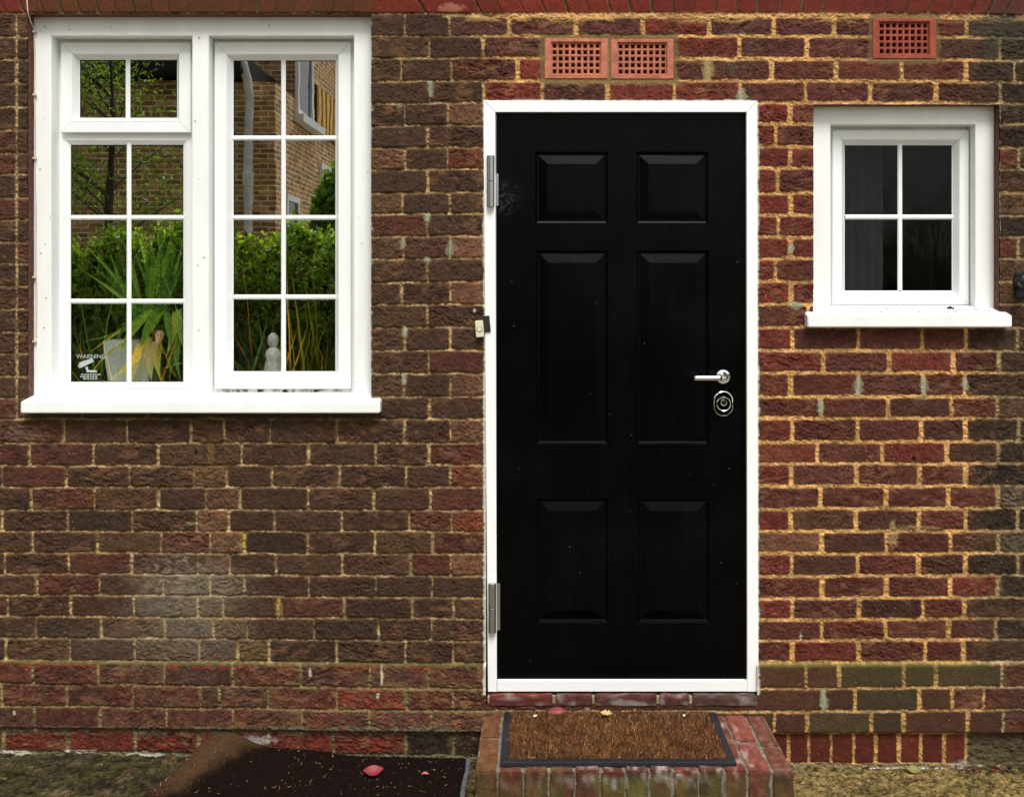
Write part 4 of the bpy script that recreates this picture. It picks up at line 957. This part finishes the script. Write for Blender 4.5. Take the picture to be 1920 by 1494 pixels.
for b in ((258,436),(268,428),(281,440),(292,424),(304,414),(318,410),(327,414),(338,424),(344,448),(347,478),(340,505),(250,462),(276,455),(310,440),(332,455),(298,455)): strap((290+random.uniform(-12,16),590), b, .20, random.uniform(.15,.30), random.uniform(7,12), random.choice([G1,G2,G2,G3]), random.uniform(-.04,.06))
for a, b, w_, c in (((282,575),(224,662),15,G3),((300,580),(262,655),16,G1),((280,565),(218,640),10,G2),((275,590),(170,660),5,YL),((270,600),(158,640),5,G1),((312,585),(322,655),11,G1),((335,580),(345,655),10,G3),
                    ((330,585),(312,668),12,YL),((288,640),(284,714),16,DR),((298,640),(302,714),12,YL),((280,630),(205,712),13,DR),((262,645),(248,716),12,DR),((276,640),(226,716),9,YL),((320,640),(318,714),10,G2),((336,630),(338,712),9,G1),((300,620),(292,650),12,(236,190,130)),((310,690),(349,680),3,YL),((240,640),(168,706),3,YL)):
    strap(a, b, .20, .165, w_, c, random.uniform(-.08,.1))
m.build('leaves', M_LEAF, plant, cols=True)
m = MB(); m.tube([P_(292, 722, .22), P_(296, 660, .23), P_(290, 600, .22), P_(288, 560, .21)], [.022, .018, .014, .01], 10); m.build('stem', M_BARK, plant)
wb = MB(); ex0, ex1 = WX(194, .235), WX(279, .235)
bm = bmesh.new(); n_ = 14; zt_, zb_ = WZ(638, .235), ISZ
pts = [(ex0+.018*math.sin(t/n_*1.4)*1.1*t/n_, zt_+(zb_-zt_)*t/n_) for t in range(n_+1)]
fv = [bm.verts.new((a, .235, b)) for a, b in pts]+[bm.verts.new((ex1, .235, zb_)), bm.verts.new((ex1, .235, zt_))]
f_ = bm.faces.new(fv); ex = bmesh.ops.extrude_face_region(bm, geom=[f_]); bmesh.ops.translate(bm, verts=[v for v in ex['geom'] if isinstance(v, bmesh.types.BMVert)], vec=(0, .10, 0))
wb.addbm(bm); o = wb.build('white_box', M_BOXW); tag(o, 'plain white box standing behind the plant in the lower left panes', 'box')
# figurine
fg = MB(); cx_, cz0 = WX(512, .17), ISZ
prof = [(.034, 0), (.036, .01), (.032, .03), (.036, .055), (.030, .08), (.026, .10), (.030, .115), (.024, .132), (.012, .143), (.0165, .152), (.020, .165), (.0185, .18), (.010, .192), (.002, .196)]
v = []; f = []; sg = 20
for r, z in prof:
    for k in range(sg):
        t = 2*PI*k/sg; q = r*(1+.16*mnoise.noise(Vector((math.cos(t)*2, math.sin(t)*2, z*40)))); v.append((cx_+q*math.cos(t), .17+q*math.sin(t)*.8, cz0+z))
for j_ in range(len(prof)-1):
    for k in range(sg): k2 = (k+1) % sg; f.append((j_*sg+k, j_*sg+k2, (j_+1)*sg+k2, (j_+1)*sg+k))
fg.add(v, f); o = fg.build('figurine', M_MARBLE, smooth=True); tag(o, 'small white ornament figure standing behind the bar of the right window light', 'figurine')

# ================================================================== THE GARDEN OPPOSITE (seen mirrored in the glass)
def RX(px, y): return CX+(px-1010)*(D-y)/(S*D)          # mirrored position of a point at (negative) depth y
def RZ(py, y): return CZ+(540-py)*(D-y)/(S*D)
M_OPP = brick_tex('lightened_stock_brick', (222,164,104), (136,98,64), (246,224,176))  # brick colours raised in place of sunlight this front doesn't get
opp = empty('neighbouring_house', (RX(505, -10.3), -12.5, 0)); tag(opp, 'brown brick neighbouring house with a white drainpipe, mirrored in the large window', 'house')
hx1 = RX(508, -10.3)
m = MB(); m.box(-14, hx1, -16.5, -10.3, -.05, 4.55); m.box(-14, hx1-.002, -16.4, -12.0, 4.551, 7.6); m.build('wall', M_OPP, opp)
m = MB(); m.box(-14.2, hx1-.35, -12.0, -9.85, 4.60, 4.85); m.box(-14.2, hx1+.12, -16.8, -12.1, 7.61, 7.8); m.build('roof', mat('dark_eaves', (.02,.018,.015), .9), opp)
m = MB(); pxp = RX(458, -10.15)
m.tube([(pxp-.15, -9.9, 4.85), (pxp-.02, -9.95, 4.72), (pxp, -10.1, 4.5), (pxp, -10.18, 4.3), (pxp-.02, -10.2, 3.2)], .058, 12); m.tube([(pxp-.02, -10.2, 3.25), (pxp-.02, -10.2, 3.05)], .08, 12); m.tube([(pxp-.02, -10.2, 3.1), (pxp-.03, -10.2, 0)], .062, 12); m.build('drainpipe', mat('white_pipe', (.88,.88,.87), .5, noise=[(6,.2,U1)]), opp, smooth=True)
M_WF = mat('white_window_frame', (.88,.89,.88), .5); M_DG = mat('dark_glass', (.02,.025,.03), .1)
def sidewin(y0, y1, z0, z1, sillp=True, panel=False):
    w_ = MB(); t = .09
    w_.box(hx1, hx1+.05, y0, y0+t, z0, z1); w_.box(hx1, hx1+.05, y1-t, y1, z0, z1); w_.box(hx1, hx1+.05, y0+t, y1-t, z0, z0+t); w_.box(hx1, hx1+.05, y0+t, y1-t, z1-t, z1)
    o = w_.build('window', M_WF, opp); g = MB(); g.box(hx1+.001, hx1+.02, y0+t, y1-t, z0+t, z1-t); g = g.build('pane', M_WF if panel else M_DG, o); g.matrix_parent_inverse = Matrix.Identity(4)
    if sillp: g = MB(); g.box(hx1, hx1+.16, y0-.35, y1+.08, z0-.11, z0-.002); g = g.build('window_sill', M_WF, o); g.matrix_parent_inverse = Matrix.Identity(4)
sidewin(-12.45, -11.45, 4.3, 5.7); sidewin(-11.5, -10.75, 1.6, 3.0); sidewin(-14.5, -13.0, 3.25, 3.75, False, True)
bl = MB(); 
for i in range(6): bl.box(hx1+.03, hx1+.06, -12.75-i*.30-.17, -12.75-i*.30, 4.28, 5.0)
bd = MB(); bd.box(hx1+.01, hx1+.028, -14.6, -12.7, 4.26, 5.02); bb = bd.build('striped_blind', mat('dark_blind', (.02,.015,.012), .8), opp)
o = bl.build('stripes', mat('orange_stripe', (.95,.55,.12), .6), bb); o.matrix_parent_inverse = Matrix.Identity(4)

def leafcloud(P, size, cols, up=.3, asp=1.6):
    n = len(P); d1 = RNG.normal(size=(n, 3)); d1 /= np.linalg.norm(d1, axis=1, keepdims=True); nn = RNG.normal(size=(n, 3))+np.array([0, .9, up]); d2 = np.cross(nn, d1); d2 /= np.linalg.norm(d2, axis=1, keepdims=True)
    d1 = np.cross(d2, nn); d1 /= np.linalg.norm(d1, axis=1, keepdims=True)
    s_ = size[:, None]
    v = np.stack([P-d1*s_*asp*.5, P+d2*s_*.42-d1*s_*.1, P+d1*s_*asp*.5, P-d2*s_*.42-d1*s_*.1], 1).reshape(-1, 3)
    return v, np.arange(4*n).reshape(n, 4), np.repeat(cols, 4, 0)
# hedge
n = 120000; hxs = RNG.uniform(-6.5, 5.5, n); hz_ = RNG.uniform(0, 1, n)**.8; topz = 2.12+.75*(fbm(hxs*2.6, hxs*0, 4, 3)-.5)+.16*RNG.random(n)**3
t = RNG.random(n); P = np.stack([hxs, -6.35+.35*(fbm(hxs*3, hz_*6, 3, 7)-.5)-RNG.exponential(.14, n)+.1+.5*(fbm(hxs*4, hz_*9, 3, 17)-.5), hz_*topz], 1)
c = lin((136,172,62))*RNG.uniform(.08, 1.6, (n, 1)); yl_ = RNG.random(n) < .10; c[yl_] = lin((190,190,80))*RNG.uniform(.6, 1.1, (yl_.sum(), 1)); lowm = (hz_ < .22) & (RNG.random(n) < .12); c[lowm] = lin((216,150,50))
v, f, cc_ = leafcloud(P, RNG.uniform(.025, .06, n), c)
hd = empty('hedge', (-.5, -6.4, 0)); tag(hd, 'dense ivy-covered green hedge across the garden, mirrored in the large window', 'hedge')
mesh_obj('foliage', v, f, M_LEAF, hd, cols=cc_)
m = MB(); m.box(-6.5, 5.5, -6.75, -6.6, 0, 1.7); m.build('inner_branches', mat('hedge_dark', (.012,.014,.006), .95), hd)
# tree in front of the neighbour's wall
tr = empty('tree', (-5.1, -8, 0)); tag(tr, 'loose leafy tree before the neighbouring house, mirrored in the left window light', 'tree')
m = MB(); tx = RX(192, -8.0)
m.tube([(tx+.05, -8, 0), (tx, -8, 1.5), (tx-.02, -8, 2.6), (tx+.05, -8, 3.6), (tx, -8, 4.6)], [.08, .06, .05, .03, .015], 8)
br_ = []
for i in range(26):
    z_ = random.uniform(1.9, 4.4); a = random.uniform(0, 2*PI); L_ = random.uniform(.6, 1.3); p0 = Vector((tx, -8, z_)); p1 = p0+Vector((math.cos(a)*L_*.5, math.sin(a)*L_*.4, L_*.4)); p2 = p0+Vector((math.cos(a)*L_, math.sin(a)*L_*.8, L_*.75))
    m.tube([p0, p1, p2], [.013, .008, .003], 5); br_ += [p1, p2, p0.lerp(p2, .7), p1.lerp(p2, .5)]
m.build('trunk', M_BARK, tr)
n = 7000; bidx = RNG.integers(0, len(br_), n); P = np.array([tuple(p) for p in br_])[bidx]+RNG.normal(0, .22, (n, 3))
c = lin((108,142,50))*RNG.uniform(.3, 1.6, (n, 1)); v, f, cc_ = leafcloud(P, RNG.uniform(.018, .036, n), c, asp=2.4); mesh_obj('crown', v, f, M_LEAF, tr, cols=cc_)
# shrub at the right of the mirrored corner
sh = empty('shrub', (-3, -8, 0)); tag(sh, 'tall leafy shrub beside the neighbouring house corner, mirrored in the right window light', 'shrub')
n = 5000; q = RNG.normal(size=(n, 3)); q /= np.linalg.norm(q, axis=1, keepdims=True); q *= RNG.random((n, 1))**.5
P = np.array([RX(640, -8.2), -8.2, 2.35])+q*np.array([.42, .4, .85]); c = lin((112,150,54))*RNG.uniform(.3, 1.8, (n, 1)); v, f, cc_ = leafcloud(P, RNG.uniform(.05, .1, n), c); mesh_obj('foliage', v, f, M_LEAF, sh, cols=cc_)
m = MB(); m.tube([(RX(640, -8.2), -8.2, 0), (RX(642, -8.2), -8.2, 2.8)], [.05, .02], 6); m.build('stem', M_BARK, sh)

# low plants in front of the hedge, mirrored at the foot of the window
for i, (pxc, yy, hh, lab, c0) in enumerate(((462, -5.7, .98, 'bluish green bushy plant before the hedge, mirrored low left in the right window light', (90,140,110)), (585, -5.6, 1.05, 'yellow green grassy clump at the hedge foot, mirrored right of the white ornament', (146,156,50)), (175, -5.6, 1.0, 'mid green grassy clump at the hedge foot, mirrored behind the warning sticker', (120,160,70)))):
    xc = RX(pxc, yy); g = empty('garden_plant', (xc, yy, 0)); tag(g, lab, 'plant', 'low plants along the hedge'); n = 1500
    P = np.stack([xc+RNG.normal(0, .22, n), yy+RNG.normal(0, .1, n), np.full(n, .02)], 1); Dv = np.stack([RNG.normal(0, .5, n), RNG.normal(.1, .4, n), np.full(n, 1.)], 1)
    c = lin(c0)*RNG.uniform(.06, .7, (n, 1)); yl_ = RNG.random(n) < .05; c[yl_] = lin((216,160,50))
    v, f, cc_ = blades(P, Dv, RNG.uniform(.3, .85, n)*hh, RNG.uniform(.010, .024, n), c, .9); mesh_obj('leaves', v, f, M_LEAF, g, cols=cc_)
